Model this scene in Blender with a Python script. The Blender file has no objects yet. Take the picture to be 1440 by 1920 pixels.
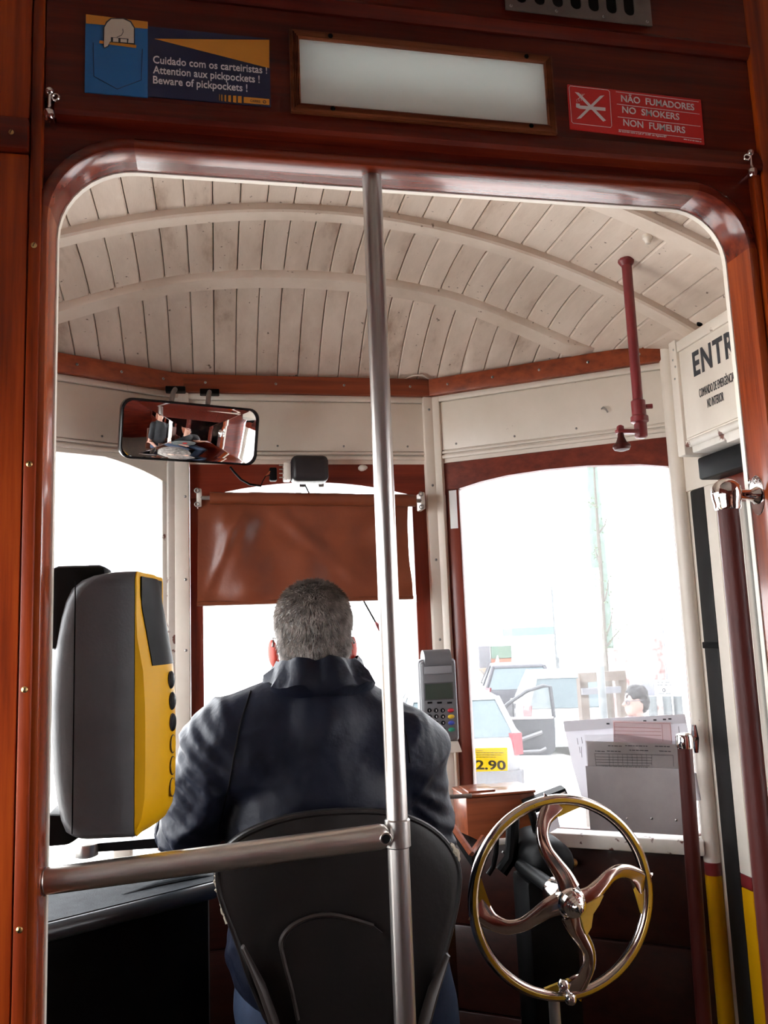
import bpy, bmesh, math, random
from mathutils import Vector, Matrix, noise
random.seed(7)
scene = bpy.context.scene
C = scene.collection
# ---------------------------------------------------------------- camera
F, PITCH, YAW, ROLL = 1550.0, 8.0, 11.6, 2.25
CAM = Vector((0, 0, 1.30))
def _basis():
    p, y, r = (math.radians(a) for a in (PITCH, YAW, ROLL))
    f = Vector((math.sin(y)*math.cos(p), math.cos(y)*math.cos(p), math.sin(p)))
    R = Vector((math.cos(y), -math.sin(y), 0)); U = R.cross(f)
    return R*math.cos(r)-U*math.sin(r), U*math.cos(r)+R*math.sin(r), f
CR, CU, CF = _basis()
cd = bpy.data.cameras.new('camera'); cam = bpy.data.objects.new('camera', cd); C.objects.link(cam)
cd.sensor_fit = 'VERTICAL'; cd.sensor_height = 36.0; cd.lens = F/1920*36.0
cd.clip_start = 0.02; cd.clip_end = 300
M = Matrix((CR, CU, -CF)).transposed().to_4x4(); M.translation = CAM
cam.matrix_world = M
scene.camera = cam
# ---------------------------------------------------------------- sky and exposure
SKY = 15.5
w = bpy.data.worlds.new('overcast_sky'); scene.world = w; w.use_nodes = True
bg = w.node_tree.nodes['Background']; bg.inputs[0].default_value = (0.97, 0.98, 1.0, 1); bg.inputs[1].default_value = SKY
vs = scene.view_settings
vs.view_transform = 'Standard'; vs.look = 'None'; vs.gamma = 1.0; vs.exposure = 0.0
try: vs.use_curve_mapping = False
except Exception: pass
scene.cycles.max_bounces = 8; scene.cycles.diffuse_bounces = 5; scene.cycles.glossy_bounces = 4
scene.cycles.transparent_max_bounces = 12; scene.cycles.caustics_reflective = False; scene.cycles.caustics_refractive = False
scene.cycles.use_denoising = True
scene.cycles.sample_clamp_indirect = 6.0

# ---------------------------------------------------------------- measuring helpers (points on real planes of the place)
def ray(px, py): return CF + CR*((px-720)/F) - CU*((py-960)/F)
def aY(px, py, Y): d = ray(px, py); return CAM + d*(Y/d.y)
def aX(px, py, X): d = ray(px, py); return CAM + d*(X/d.x)
def aZ(px, py, Z): d = ray(px, py); return CAM + d*((Z-CAM.z)/d.z)
V = Vector
def lerp(a, b, t): return a+(b-a)*t

# ---------------------------------------------------------------- mesh builder
class MB:
    def __init__(s): s.bm = bmesh.new()
    def face(s, pts):
        vs_ = [s.bm.verts.new(p) for p in pts]
        try: return s.bm.faces.new(vs_)
        except ValueError: return None
    def hexa(s, p, bevel=0, seg=2):
        v = [s.bm.verts.new(q) for q in p]
        fs = [s.bm.faces.new([v[i] for i in f]) for f in ((0,3,2,1),(4,5,6,7),(0,1,5,4),(1,2,6,5),(2,3,7,6),(3,0,4,7))]
        if bevel:
            es = list({e for f in fs for e in f.edges})
            bmesh.ops.bevel(s.bm, geom=es, offset=bevel, segments=seg, profile=0.5, affect='EDGES')
        return s
    def box(s, x0, x1, y0, y1, z0, z1, bevel=0, seg=2):
        return s.hexa([V(q) for q in ((x0,y0,z0),(x1,y0,z0),(x1,y1,z0),(x0,y1,z0),(x0,y0,z1),(x1,y0,z1),(x1,y1,z1),(x0,y1,z1))], bevel, seg)
    def obox(s, c, ax, ay, az, hx, hy, hz, bevel=0, seg=2):      # oriented box, half sizes
        c = V(c); ax, ay, az = V(ax).normalized(), V(ay).normalized(), V(az).normalized()
        P = [c+ax*(i*hx)+ay*(j*hy)+az*(k*hz) for k in (-1,1) for i, j in ((-1,-1),(1,-1),(1,1),(-1,1))]
        return s.hexa(P, bevel, seg)
    def loft(s, rings, cap=True, closed=True):
        R_ = [[s.bm.verts.new(p) for p in r] for r in rings]
        n = len(R_[0])
        for a, b in zip(R_, R_[1:]):
            for i in range(n if closed else n-1):
                j = (i+1) % n
                try: s.bm.faces.new((a[i], a[j], b[j], b[i]))
                except ValueError: pass
        if cap and closed:
            try:
                s.bm.faces.new(list(reversed(R_[0]))); s.bm.faces.new(R_[-1])
            except ValueError: pass
        return s
    def tube(s, pts, r, n=10, cap=True, flat=None):
        pts = [V(p) for p in pts]; m = len(pts)
        rs = r if isinstance(r, (list, tuple)) else [r]*m
        t0 = (pts[1]-pts[0]).normalized()
        up = V((0,0,1)) if abs(t0.z) < .9 else V((1,0,0))
        nx = t0.cross(up).normalized(); rings = []
        for i in range(m):
            t = (pts[min(i+1,m-1)]-pts[max(i-1,0)]).normalized()
            nx = (nx-t*nx.dot(t)).normalized(); ny = t.cross(nx)
            fl = flat if flat else 1.0
            rings.append([pts[i]+(nx*math.cos(2*math.pi*k/n)+ny*math.sin(2*math.pi*k/n)*fl)*rs[i] for k in range(n)])
        return s.loft(rings, cap)
    def cyl(s, p0, p1, r0, r1=None, n=18): return s.tube([p0, p1], [r0, r0 if r1 is None else r1], n)
    def lathe(s, prof, o, axis, n=24):
        o = V(o); a = V(axis).normalized(); up = V((0,0,1)) if abs(a.z) < .9 else V((1,0,0))
        nx = a.cross(up).normalized(); ny = a.cross(nx)
        return s.loft([[o+a*h+(nx*math.cos(2*math.pi*k/n)+ny*math.sin(2*math.pi*k/n))*max(r,1e-5) for k in range(n)] for r, h in prof])
    def sphere(s, c, r, sc=(1,1,1), n=16, m=10, rot=None):
        c = V(c); rings = []
        for i in range(m+1):
            th = math.pi*i/m; th = min(max(th, .02), math.pi-.02)
            ring = []
            for k in range(n):
                p = V((math.sin(th)*math.cos(2*math.pi*k/n)*sc[0], math.sin(th)*math.sin(2*math.pi*k/n)*sc[1], -math.cos(th)*sc[2]))*r
                if rot: p = rot @ p
                ring.append(c+p)
            rings.append(ring)
        return s.loft(rings)
    def prism(s, pts, vec):                                        # planar outline given a thickness
        pts = [V(p) for p in pts]; vec = V(vec)
        a = [s.bm.verts.new(p) for p in pts]; b = [s.bm.verts.new(p+vec) for p in pts]
        n = len(a)
        s.bm.faces.new(list(reversed(a))); s.bm.faces.new(b)
        for i in range(n): s.bm.faces.new((a[i], a[(i+1)%n], b[(i+1)%n], b[i]))
        return s
    def plate(s, outer, holes, vec):                               # outline with holes, given a thickness
        vec = V(vec); edges = []; loops = []
        for lp in [outer]+holes:
            v = [s.bm.verts.new(p) for p in lp]; loops.append(v)
            for i in range(len(v)): edges.append(s.bm.edges.new((v[i], v[(i+1)%len(v)])))
        r = bmesh.ops.triangle_fill(s.bm, use_beauty=True, edges=edges)
        fs = [g for g in r['geom'] if isinstance(g, bmesh.types.BMFace)]
        ex = bmesh.ops.extrude_face_region(s.bm, geom=fs)
        bmesh.ops.translate(s.bm, verts=[g for g in ex['geom'] if isinstance(g, bmesh.types.BMVert)], vec=vec)
        return s
    def torus(s, c, ax, R, r, n=48, m=10, sq=1.0):
        c = V(c); a = V(ax).normalized(); up = V((0,0,1)) if abs(a.z) < .9 else V((1,0,0))
        nx = a.cross(up).normalized(); ny = a.cross(nx); rings = []
        for i in range(n+1):
            th = 2*math.pi*i/n; d = nx*math.cos(th)+ny*math.sin(th)
            rings.append([c+d*(R+r*math.cos(2*math.pi*k/m))+a*(r*sq*math.sin(2*math.pi*k/m)) for k in range(m)])
        return s.loft(rings, cap=False)
    def surf(s, f, nu, nv, thick=None):                            # open sheet f(u,v), optionally solidified along its normals
        g = [[V(f(i/nu, j/nv)) for j in range(nv+1)] for i in range(nu+1)]
        def put(gr, flip=False):
            q = [[s.bm.verts.new(p) for p in row] for row in gr]
            for i in range(nu):
                for j in range(nv):
                    t = (q[i][j], q[i+1][j], q[i+1][j+1], q[i][j+1])
                    s.bm.faces.new(tuple(reversed(t)) if flip else t)
            return q
        a = put(g)
        if thick:
            n0 = (g[1][0]-g[0][0]).cross(g[0][1]-g[0][0]).normalized()*thick
            h = [[p-n0 for p in row] for row in g]
            b = put(h, True)
            def rim(A, B):
                for i in range(len(A)-1):
                    try: s.bm.faces.new((A[i], B[i], B[i+1], A[i+1]))
                    except ValueError: pass
            rim([a[i][0] for i in range(nu+1)], [b[i][0] for i in range(nu+1)])
            rim([a[i][nv] for i in range(nu+1)], [b[i][nv] for i in range(nu+1)])
            rim(a[0], b[0]); rim(a[nu], b[nu])
        return s

WL = {}
def finish(me, mat, smooth=35):
    me.materials.clear()
    for m_ in (mat if isinstance(mat, (list, tuple)) else [mat]): me.materials.append(m_)
    if smooth:
        me.polygons.foreach_set('use_smooth', [True]*len(me.polygons))
        me.set_sharp_from_angle(angle=math.radians(smooth))
    me.update()
def obj(name, mb, mat, parent=None, smooth=35):
    me = bpy.data.meshes.new(name)
    if isinstance(mb, MB):
        bmesh.ops.remove_doubles(mb.bm, verts=mb.bm.verts, dist=1e-6)
        bmesh.ops.recalc_face_normals(mb.bm, faces=mb.bm.faces)
        mb.bm.to_mesh(me); mb.bm.free()
    else: me = mb; me.name = name
    finish(me, mat, smooth)
    o = bpy.data.objects.new(name, me); C.objects.link(o)
    if parent is not None:
        L = WL[parent.name]; me.transform(Matrix.Translation(-L)); o.parent = parent; WL[o.name] = L
    else:
        co = [v.co for v in me.vertices]
        mn = V([min(c[i] for c in co) for i in range(3)]); mx = V([max(c[i] for c in co) for i in range(3)])
        L = V(((mn.x+mx.x)/2, (mn.y+mx.y)/2, mn.z)); me.transform(Matrix.Translation(-L)); o.location = L; WL[o.name] = L
    return o
def tag(o, label, cat, group=None):
    o['label'] = label; o['category'] = cat
    if group: o['group'] = group
    return o
def thing(name, label, cat, loc, group=None):
    o = bpy.data.objects.new(name, None); C.objects.link(o); o.empty_display_size = .05
    o.location = V(loc); WL[o.name] = V(loc); return tag(o, label, cat, group)
def one(name, mb, mat, label, cat, group=None, smooth=35): return tag(obj(name, mb, mat, None, smooth), label, cat, group)
def struct(name, mb, mat, label=None, parent=None, smooth=35):
    o = obj(name, mb, mat, parent, smooth)
    if parent is None:
        o['kind'] = 'structure'; o['label'] = label or name; o['category'] = name.split('_')[0]
    return o
def text(body, size, o, ax, ay, mat, parent, name='lettering', bold=0.0, sx=1.0, align='LEFT', lift=.0006, sp=1.0, shear=0):
    cu = bpy.data.curves.new('txt', 'FONT'); cu.body = body; cu.size = size; cu.align_x = align
    cu.extrude = lift/2; cu.offset = bold; cu.space_character = sp; cu.resolution_u = 3; cu.shear = shear
    t = bpy.data.objects.new('txt', cu); C.objects.link(t); bpy.context.view_layer.update()
    me = bpy.data.meshes.new_from_object(t.evaluated_get(bpy.context.evaluated_depsgraph_get()))
    bpy.data.objects.remove(t); bpy.data.curves.remove(cu)
    ax, ay = V(ax).normalized(), V(ay).normalized(); az = ax.cross(ay)
    Mx = Matrix((ax*sx, ay, az)).transposed().to_4x4(); Mx.translation = V(o); me.transform(Mx)
    return obj(name, me, mat, parent, smooth=0)
def blob(parts, voxel, smooth_it=6, fac=.5):                       # one continuous surface grown from overlapping limbs
    mb = MB()
    for p in parts:
        if p[0] == 'c': _, a, b, r0, r1 = p; mb.sphere(a, r0); mb.sphere(b, r1); mb.cyl(a, b, r0, r1, 16)
        else: _, c, sc, rot = (list(p)+[None])[:4]; mb.sphere(c, 1.0, sc, 24, 16, rot)
    bmesh.ops.recalc_face_normals(mb.bm, faces=mb.bm.faces)
    me = bpy.data.meshes.new('b'); mb.bm.to_mesh(me); mb.bm.free()
    o = bpy.data.objects.new('b', me); C.objects.link(o)
    r = o.modifiers.new('r', 'REMESH'); r.mode = 'VOXEL'; r.voxel_size = voxel
    sm = o.modifiers.new('s', 'SMOOTH'); sm.factor = fac; sm.iterations = smooth_it
    bpy.context.view_layer.update()
    out = bpy.data.meshes.new_from_object(o.evaluated_get(bpy.context.evaluated_depsgraph_get()))
    bpy.data.objects.remove(o); bpy.data.meshes.remove(me)
    return out
def displace(me, f):
    me.update(); ns = [v.normal.copy() for v in me.vertices]
    for v, n in zip(me.vertices, ns): v.co += n*f(v.co, n)
    me.update(); return me

# ---------------------------------------------------------------- materials
def pm(name, col, rough=.5, metal=0.0, col2=None, scale=6.0, stretch=(1,1,1), detail=5, lo=.35, hi=.65, bump=0.0, bscale=40.0,
       bstretch=None, coat=0.0, rnd=0.0, col3=None, mid=.5, spec=.5, trans=0.0, sss=0.0, speck=None, bdist=.002):
    m = bpy.data.materials.new(name); m.use_nodes = True; nt = m.node_tree; N = nt.nodes; L = nt.links
    b = N['Principled BSDF']; b.inputs['Roughness'].default_value = rough; b.inputs['Metallic'].default_value = metal
    b.inputs['Base Color'].default_value = (*col, 1); b.inputs['Coat Weight'].default_value = coat; b.inputs['Coat Roughness'].default_value = .12
    b.inputs['Specular IOR Level'].default_value = spec
    tc = N.new('ShaderNodeTexCoord'); out = None
    if col2:
        mp = N.new('ShaderNodeMapping'); mp.inputs['Scale'].default_value = stretch; L.new(tc.outputs['Object'], mp.inputs[0])
        nz = N.new('ShaderNodeTexNoise'); nz.inputs['Scale'].default_value = scale; nz.inputs['Detail'].default_value = detail; nz.inputs['Roughness'].default_value = .62
        L.new(mp.outputs[0], nz.inputs['Vector'])
        if rnd:
            oi = N.new('ShaderNodeObjectInfo'); ad = N.new('ShaderNodeVectorMath'); ad.operation = 'ADD'
            ml = N.new('ShaderNodeMath'); ml.operation = 'MULTIPLY'; ml.inputs[1].default_value = 37
            L.new(oi.outputs['Random'], ml.inputs[0]); L.new(mp.outputs[0], ad.inputs[0]); L.new(ml.outputs[0], ad.inputs[1]); L.new(ad.outputs[0], nz.inputs['Vector'])
        cr = N.new('ShaderNodeValToRGB'); e = cr.color_ramp.elements
        e[0].position = lo; e[0].color = (*col, 1); e[1].position = hi; e[1].color = (*col2, 1)
        if col3: x = e.new(mid); x.color = (*col3, 1)
        L.new(nz.outputs['Fac'], cr.inputs[0]); out = cr.outputs[0]
        if rnd:
            hs = N.new('ShaderNodeHueSaturation'); mr = N.new('ShaderNodeMapRange'); mr.inputs[3].default_value = 1-rnd; mr.inputs[4].default_value = 1+rnd
            L.new(oi.outputs['Random'], mr.inputs[0]); L.new(mr.outputs[0], hs.inputs['Value']); L.new(out, hs.inputs['Color']); out = hs.outputs[0]
        if speck:
            sc_, th, sc_col = speck
            n2 = N.new('ShaderNodeTexNoise'); n2.inputs['Scale'].default_value = sc_; n2.inputs['Detail'].default_value = 3
            L.new(tc.outputs['Object'], n2.inputs['Vector'])
            r2 = N.new('ShaderNodeMapRange'); r2.inputs[1].default_value = th; r2.inputs[2].default_value = th+.04
            L.new(n2.outputs['Fac'], r2.inputs[0])
            mx = N.new('ShaderNodeMix'); mx.data_type = 'RGBA'; L.new(r2.outputs[0], mx.inputs['Factor']); L.new(out, mx.inputs['A']); mx.inputs['B'].default_value = (*sc_col, 1)
            out = mx.outputs['Result']
        L.new(out, b.inputs['Base Color'])
    if bump:
        mp2 = N.new('ShaderNodeMapping'); mp2.inputs['Scale'].default_value = bstretch or stretch; L.new(tc.outputs['Object'], mp2.inputs[0])
        n3 = N.new('ShaderNodeTexNoise'); n3.inputs['Scale'].default_value = bscale; n3.inputs['Detail'].default_value = 4; L.new(mp2.outputs[0], n3.inputs['Vector'])
        bp = N.new('ShaderNodeBump'); bp.inputs['Strength'].default_value = bump; bp.inputs['Distance'].default_value = bdist
        L.new(n3.outputs['Fac'], bp.inputs['Height']); L.new(bp.outputs[0], b.inputs['Normal'])
    if trans:
        tl = N.new('ShaderNodeBsdfTranslucent'); ms = N.new('ShaderNodeMixShader'); ms.inputs[0].default_value = trans
        if out: L.new(out, tl.inputs['Color'])
        else: tl.inputs['Color'].default_value = (*col, 1)
        L.new(b.outputs[0], ms.inputs[1]); L.new(tl.outputs[0], ms.inputs[2]); L.new(ms.outputs[0], N['Material Output'].inputs['Surface'])
    return m
def glass(name, tint=(.97,.98,.98), refl=.05, dirt=0.0):
    m = bpy.data.materials.new(name); m.use_nodes = True; nt = m.node_tree; N = nt.nodes; L = nt.links
    N.remove(N['Principled BSDF'])
    t = N.new('ShaderNodeBsdfTransparent'); t.inputs[0].default_value = (*tint, 1)
    g = N.new('ShaderNodeBsdfGlossy'); g.inputs['Roughness'].default_value = .02
    fr = N.new('ShaderNodeFresnel'); fr.inputs[0].default_value = 1.35
    ms = N.new('ShaderNodeMixShader'); L.new(fr.outputs[0], ms.inputs[0]); L.new(t.outputs[0], ms.inputs[1]); L.new(g.outputs[0], ms.inputs[2])
    last = ms.outputs[0]
    if dirt:
        d = N.new('ShaderNodeBsdfTranslucent'); d.inputs[0].default_value = (.8,.8,.8,1)
        m2 = N.new('ShaderNodeMixShader'); m2.inputs[0].default_value = dirt; L.new(last, m2.inputs[1]); L.new(d.outputs[0], m2.inputs[2]); last = m2.outputs[0]
    L.new(last, N['Material Output'].inputs['Surface']); return m

MAT = {}
def wood(name, dark, mid_, light, axis, rough=.3, coat=.35, rnd=.12, sc=1.0, spec=.25):
    st = {'x': (1.2, 26, 26), 'z': (26, 26, 1.2), 'y': (26, 1.2, 26)}[axis]
    MAT[name] = pm(name, dark, rough, 0, light, 1.6*sc, st, 6, .32, .72, .12, 3.0, st, coat, rnd, mid_, .5, spec)
wood('mahogany_x', (.040,.0028,.0010), (.090,.0075,.0022), (.17,.019,.004), 'x', .42, .06)
wood('gloss_x', (.045,.004,.002), (.10,.011,.004), (.17,.025,.008), 'x', .26, .55)
wood('mahogany_z', (.10,.009,.001), (.235,.029,.003), (.37,.062,.006), 'z', .42, .06)
wood('gloss_z', (.10,.013,.003), (.21,.033,.007), (.32,.064,.012), 'z', .26, .5)
wood('redwood_x', (.10,.015,.009), (.16,.024,.012), (.22,.038,.018), 'x', .38, .2)
wood('redwood_z', (.10,.015,.009), (.16,.024,.012), (.22,.038,.018), 'z', .38, .2)
wood('rail_x', (.15,.030,.012), (.25,.050,.018), (.33,.075,.025), 'x', .42, .1)
wood('box_wood', (.16,.040,.018), (.26,.065,.026), (.33,.09,.036), 'x', .35, .3)
wood('frame_wood', (.06,.012,.004), (.14,.035,.012), (.25,.075,.03), 'x', .45, .1)
wood('dark_panel', (.012,.0025,.0015), (.020,.004,.0025), (.03,.006,.003), 'x', .4, .2)
wood('sill_wood', (.22,.12,.06), (.33,.19,.1), (.4,.25,.15), 'y', .6, 0)
MAT['ceil'] = pm('ceil', (.33,.225,.16), .55, 0, (.72,.605,.515), 1.0, (9, 2.2, 9), 6, .28, .64, .15, 30, None, 0, .07, (.60,.485,.40), .42, speck=(70, .70, (.16,.11,.08)))
MAT['rib'] = pm('rib', (.58,.47,.38), .5, 0, (.72,.61,.52), 5, (1,1,1), 5, .3, .6, .1, 40, speck=(60, .70, (.2,.14,.1)))
MAT['seam'] = pm('seam', (.06,.04,.03), .9)
MAT['cream'] = pm('cream', (.70,.63,.54), .42, 0, (.80,.73,.65), 4, (1,1,1), 5, .3, .65, .06, 30, speck=(45, .73, (.28,.2,.15)))
MAT['cream_worn'] = pm('cream_worn', (.60,.56,.50), .45, 0, (.76,.72,.66), 9, (1,1,1), 6, .3, .6, .1, 40, speck=(28, .62, (.13,.035,.02)))
MAT['black'] = pm('black', (.0025,.0025,.003), .5, 0, (.005,.005,.0055), 20, spec=.08)
MAT['rubber'] = pm('rubber', (.008,.0075,.0075), .5, 0, (.014,.013,.013), 12, bump=.1, spec=.2)
MAT['blackgloss'] = pm('blackgloss', (.006,.006,.007), .22, spec=.25)
MAT['charcoal'] = pm('charcoal', (.050,.049,.054), .45, 0, (.066,.065,.071), 8, bump=.12, bscale=220)
MAT['yellow'] = pm('yellow', (.50,.25,.0005), .45, 0, (.56,.285,.001), 5, spec=.15)
MAT['chrome'] = pm('chrome', (.80,.78,.76), .08, 1.0)
MAT['steel'] = pm('steel', (.36,.335,.32), .30, 1.0, (.46,.43,.41), 3, (60, 60, 1), 4, .3, .7, .08, 4, (60,60,1))
MAT['steel_h'] = pm('steel_h', (.55,.51,.48), .28, 1.0, (.70,.66,.62), 3, (1.5, 60, 60), 4, .3, .7, .08, 4, (1,60,60))
MAT['ventmetal'] = pm('ventmetal', (.14,.12,.11), .5, .6, (.20,.17,.15), 10)
MAT['dullmetal'] = pm('dullmetal', (.30,.29,.28), .45, .9, (.42,.40,.38), 10)
MAT['wheelchrome'] = pm('wheelchrome', (.50,.43,.39), .13, 1.0, (.60,.52,.47), 12)
MAT['motor'] = pm('motor', (.014,.011,.012), .4, 0, (.02,.016,.017), 12, spec=.3)
MAT['brass'] = pm('brass', (.50,.33,.13), .32, 1.0, (.66,.47,.2), 14)
MAT['wheelyellow'] = pm('wheelyellow', (.38,.22,.012), .32, .25, (.52,.32,.02), 10, bump=.1, coat=.3, speck=(90, .70, (.05,.03,.015)))
MAT['redpaint'] = pm('redpaint', (.13,.010,.014), .35, 0, (.19,.018,.02), 7, bump=.1, coat=.2)
MAT['handred'] = pm('handred', (.036,.006,.005), .42, 0, (.055,.010,.008), 6, (3,3,1), bump=.25, bscale=60, spec=.15)
MAT['white'] = pm('white', (.78,.78,.77), .5)
MAT['paper'] = pm('paper', (.84,.83,.86), .7, trans=.45)
MAT['print'] = pm('print', (.03,.03,.035), .7)
MAT['printred'] = pm('printred', (.45,.16,.14), .7)
MAT['greyplate'] = pm('greyplate', (.30,.265,.27), .38, .35, (.36,.32,.32), 9, bump=.1)
MAT['glass'] = glass('glass')
MAT['dirtyglass'] = glass('dirtyglass', (.97,.98,.99), .05, .03)
MAT['plastic_clear'] = glass('plastic_clear', (.95,.95,.95), .08, .05)
MAT['mirror'] = pm('mirror', (.86,.87,.88), .015, 1.0)
MAT['frost'] = pm('frost', (.86,.92,.91), .4, 0, (.90,.95,.94), 3, trans=.62)
MAT['signblue'] = pm('signblue', (.010,.13,.36), .45)
MAT['signnavy'] = pm('signnavy', (.006,.010,.045), .4)
MAT['signorange'] = pm('signorange', (.62,.24,.02), .45)
MAT['signskin'] = pm('signskin', (.66,.58,.47), .5)
MAT['signred'] = pm('signred', (.56,.012,.012), .4)
MAT['signwhite'] = pm('signwhite', (.74,.70,.70), .5)
MAT['stickeryellow'] = pm('stickeryellow', (.74,.60,.02), .5, trans=.8)
MAT['leather'] = pm('leather', (.12,.026,.010), .40, 0, (.21,.050,.018), 3.5, (1,1,1), 5, .3, .7, .25, 90, trans=.10)
MAT['vinyl'] = pm('vinyl', (.0045,.0035,.0035), .42, 0, (.008,.006,.006), 9, bump=.2, bscale=90, spec=.3)
MAT['foam'] = pm('foam', (.28,.24,.18), .9, 0, (.4,.35,.28), 60)
MAT['seatmetal'] = pm('seatmetal', (.022,.016,.014), .45, .3, spec=.3)
MAT['jacket'] = pm('jacket', (.0028,.0040,.011), .50, 0, (.0055,.0075,.018), 6, bump=.55, bscale=16, bdist=.010, spec=.20)
MAT['trousers'] = pm('trousers', (.012,.026,.062), .8, 0, (.019,.036,.08), 30, bump=.2, bscale=300)
MAT['skin'] = pm('skin', (.50,.26,.18), .5, 0, (.58,.32,.23), 10)
MAT['ear'] = pm('ear', (.62,.10,.065), .5, trans=.5)  # redder than the skin: backlit glow put into the colour
MAT['hair'] = pm('hair', (.035,.027,.023), .5, 0, (.14,.12,.105), 30, (1,1,1), 3, .35, .62)
MAT['hairlight'] = pm('hairlight', (.06,.047,.04), .42, 0, (.36,.31,.28), 55, (1,1,1), 3, .32, .66)
MAT['shoe'] = MAT['blackgloss']
MAT['counter'] = pm('counter', (.030,.033,.037), .75, 0, (.045,.049,.055), 40, bump=.4, bscale=400, spec=.08)
MAT['floor'] = pm('floor', (.05,.035,.025), .7, 0, (.09,.06,.04), 4, (20,1,1))
# ================================================================ STRUCTURE: floor, partition, roof, front, sides
struct('floor', MB().box(-.85, 1.35, -3.2, 2.5, -.06, 0), MAT['floor'], 'dark worn wooden floor of the tram')
YP0, YP1 = 1.262, 1.32
XL, XR, ZT, RL, RR = -.245, .949, 2.060, .125, .105
def opening(o=0.0, n=10):
    pts = [(XL-o, 0.0), (XL-o, .6), (XL-o, 1.2), (XL-o, ZT-RL)]
    for i in range(1, n+1):
        a = math.pi/2*i/n; pts.append((XL+RL-(RL+o)*math.cos(a), ZT-RL+(RL+o)*math.sin(a)))
    pts += [(.2, ZT+o), (.55, ZT+o), (XR-RR, ZT+o)]
    for i in range(1, n+1):
        a = math.pi/2*i/n; pts.append((XR-RR+(RR+o)*math.sin(a), ZT-RR+(RR+o)*math.cos(a)))
    pts += [(XR+o, 1.2), (XR+o, .6), (XR+o, 0.0)]
    return pts
NO = len(opening())
def sweep_open(prof, i0, i1, gap=0.0):
    cols = [opening(o) for o, _ in prof]
    rings = [[V((cols[k][i][0], prof[k][1], cols[k][i][1])) for k in range(len(prof))] for i in range(i0, i1+1)]
    return MB().loft(rings)
hole = opening(.010)
base = MB().plate([(-.80,YP0,0),(hole[0][0],YP0,0)]+[(x,YP0,z) for x, z in hole[1:-1]]+[(hole[-1][0],YP0,0),(1.30,YP0,0),(1.30,YP0,2.6),(-.80,YP0,2.6)], [[(.140,YP0,2.152),(.576,YP0,2.152),(.576,YP0,2.275),(.140,YP0,2.275)]], (0,YP1-YP0,0))
wp = struct('wall_partition', base, MAT['mahogany_x'], 'varnished mahogany partition with a wide round-cornered opening to the driver platform')
lin = [(0,1.318),(0,1.290),(0,1.257),(.0015,1.2535),(.005,1.252),(.013,1.252),(.018,1.2545),(.018,1.264),(.012,1.264),(.012,1.318)]
cuts = [(0,4,'jamb_board','gloss_z'),(4,13,'corner_block','gloss_x'),(13,17,'head_board','gloss_x'),(17,26,'corner_block','gloss_x'),(26,NO-1,'jamb_board','gloss_z')]
for a, b, nm, mt in cuts: obj(nm, sweep_open(lin, a, b), MAT[mt], wp)
edge = [(-.002,1.319),(.012,1.319),(.012,1.331),(.002,1.333),(-.003,1.328)]
obj('painted_edge', sweep_open(edge, 0, NO-1), MAT['cream'], wp)
def xstrip(name, prof, x0, x1, mat, par): return obj(name, MB().loft([[V((x0,y,z)) for y, z in prof],[V((x1,y,z)) for y, z in prof]]), MAT[mat], par)
obj('header_board', MB().plate([V((x,1.250,z)) for x, z in ((-.252,2.132),(.985,2.132),(.985,2.326),(-.252,2.326))], [[V((x,1.250,z)) for x, z in ((.140,2.152),(.576,2.152),(.576,2.275),(.140,2.275))]], (0,.014,0)), MAT['mahogany_x'], wp)
xstrip('moulding', [(1.264,2.138),(1.246,2.138),(1.243,2.131),(1.238,2.118),(1.237,2.108),(1.241,2.101),(1.264,2.098)], -.236, .985, 'mahogany_x', wp)
xstrip('moulding', [(1.264,2.352),(1.240,2.352),(1.236,2.344),(1.240,2.334),(1.247,2.327),(1.264,2.326)], -.252, .985, 'mahogany_x', wp)
xstrip('header_board', [(1.242,2.352),(1.242,2.60),(1.264,2.60),(1.264,2.352)], -.252, .985, 'mahogany_x', wp)
obj('post_board', MB().box(-.80,-.2735,1.248,1.264,0,2.035,.002), MAT['mahogany_z'], wp)
obj('post_board', MB().box(-.80,-.2735,1.244,1.264,2.092,2.60,.002), MAT['mahogany_z'], wp)
obj('post_block', MB().box(-.80,-.2735,1.238,1.264,2.038,2.090,.003), MAT['mahogany_x'], wp)
obj('post_strip', MB().box(-.2715,-.2545,1.246,1.264,0,2.60,.003), MAT['mahogany_z'], wp)
obj('post_board', MB().box(.986,1.30,1.240,1.264,0,2.60,.003), MAT['mahogany_z'], wp)
obj('post_strip', MB().box(.9700,.984,1.246,1.264,0,2.097,.003), MAT['mahogany_z'], wp)
def screw(p, ax, r, par, mat='brass'):
    a = V(ax).normalized(); mb = MB().lathe([(r,0),(r*.95,r*.25),(r*.6,r*.5),(0,r*.58)], V(p), a, 12)
    o = obj('screw', mb, MAT[mat], par)
    up = V((.4,0,1)) if abs(a.z) < .9 else V((1,.4,0)); t = (up-a*up.dot(a)).normalized(); s_ = a.cross(t)
    obj('slot', MB().obox(V(p)+a*r*.55, t, s_, a, r*.7, r*.13, r*.06), MAT['black'], o)
for px, py in ((67,460),(56,870),(47,1293),(50,1742)):
    p = aY(px, py, 1.246); screw((-.263, 1.2462, p.z), (0,-1,0), .0045, wp)
screw((-.297,1.2382,2.063),(0,-1,0),.004,wp); screw((.99,1.2402,1.93),(0,-1,0),.004,wp); screw((.978,1.2462,1.4),(0,-1,0),.004,wp)

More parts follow.
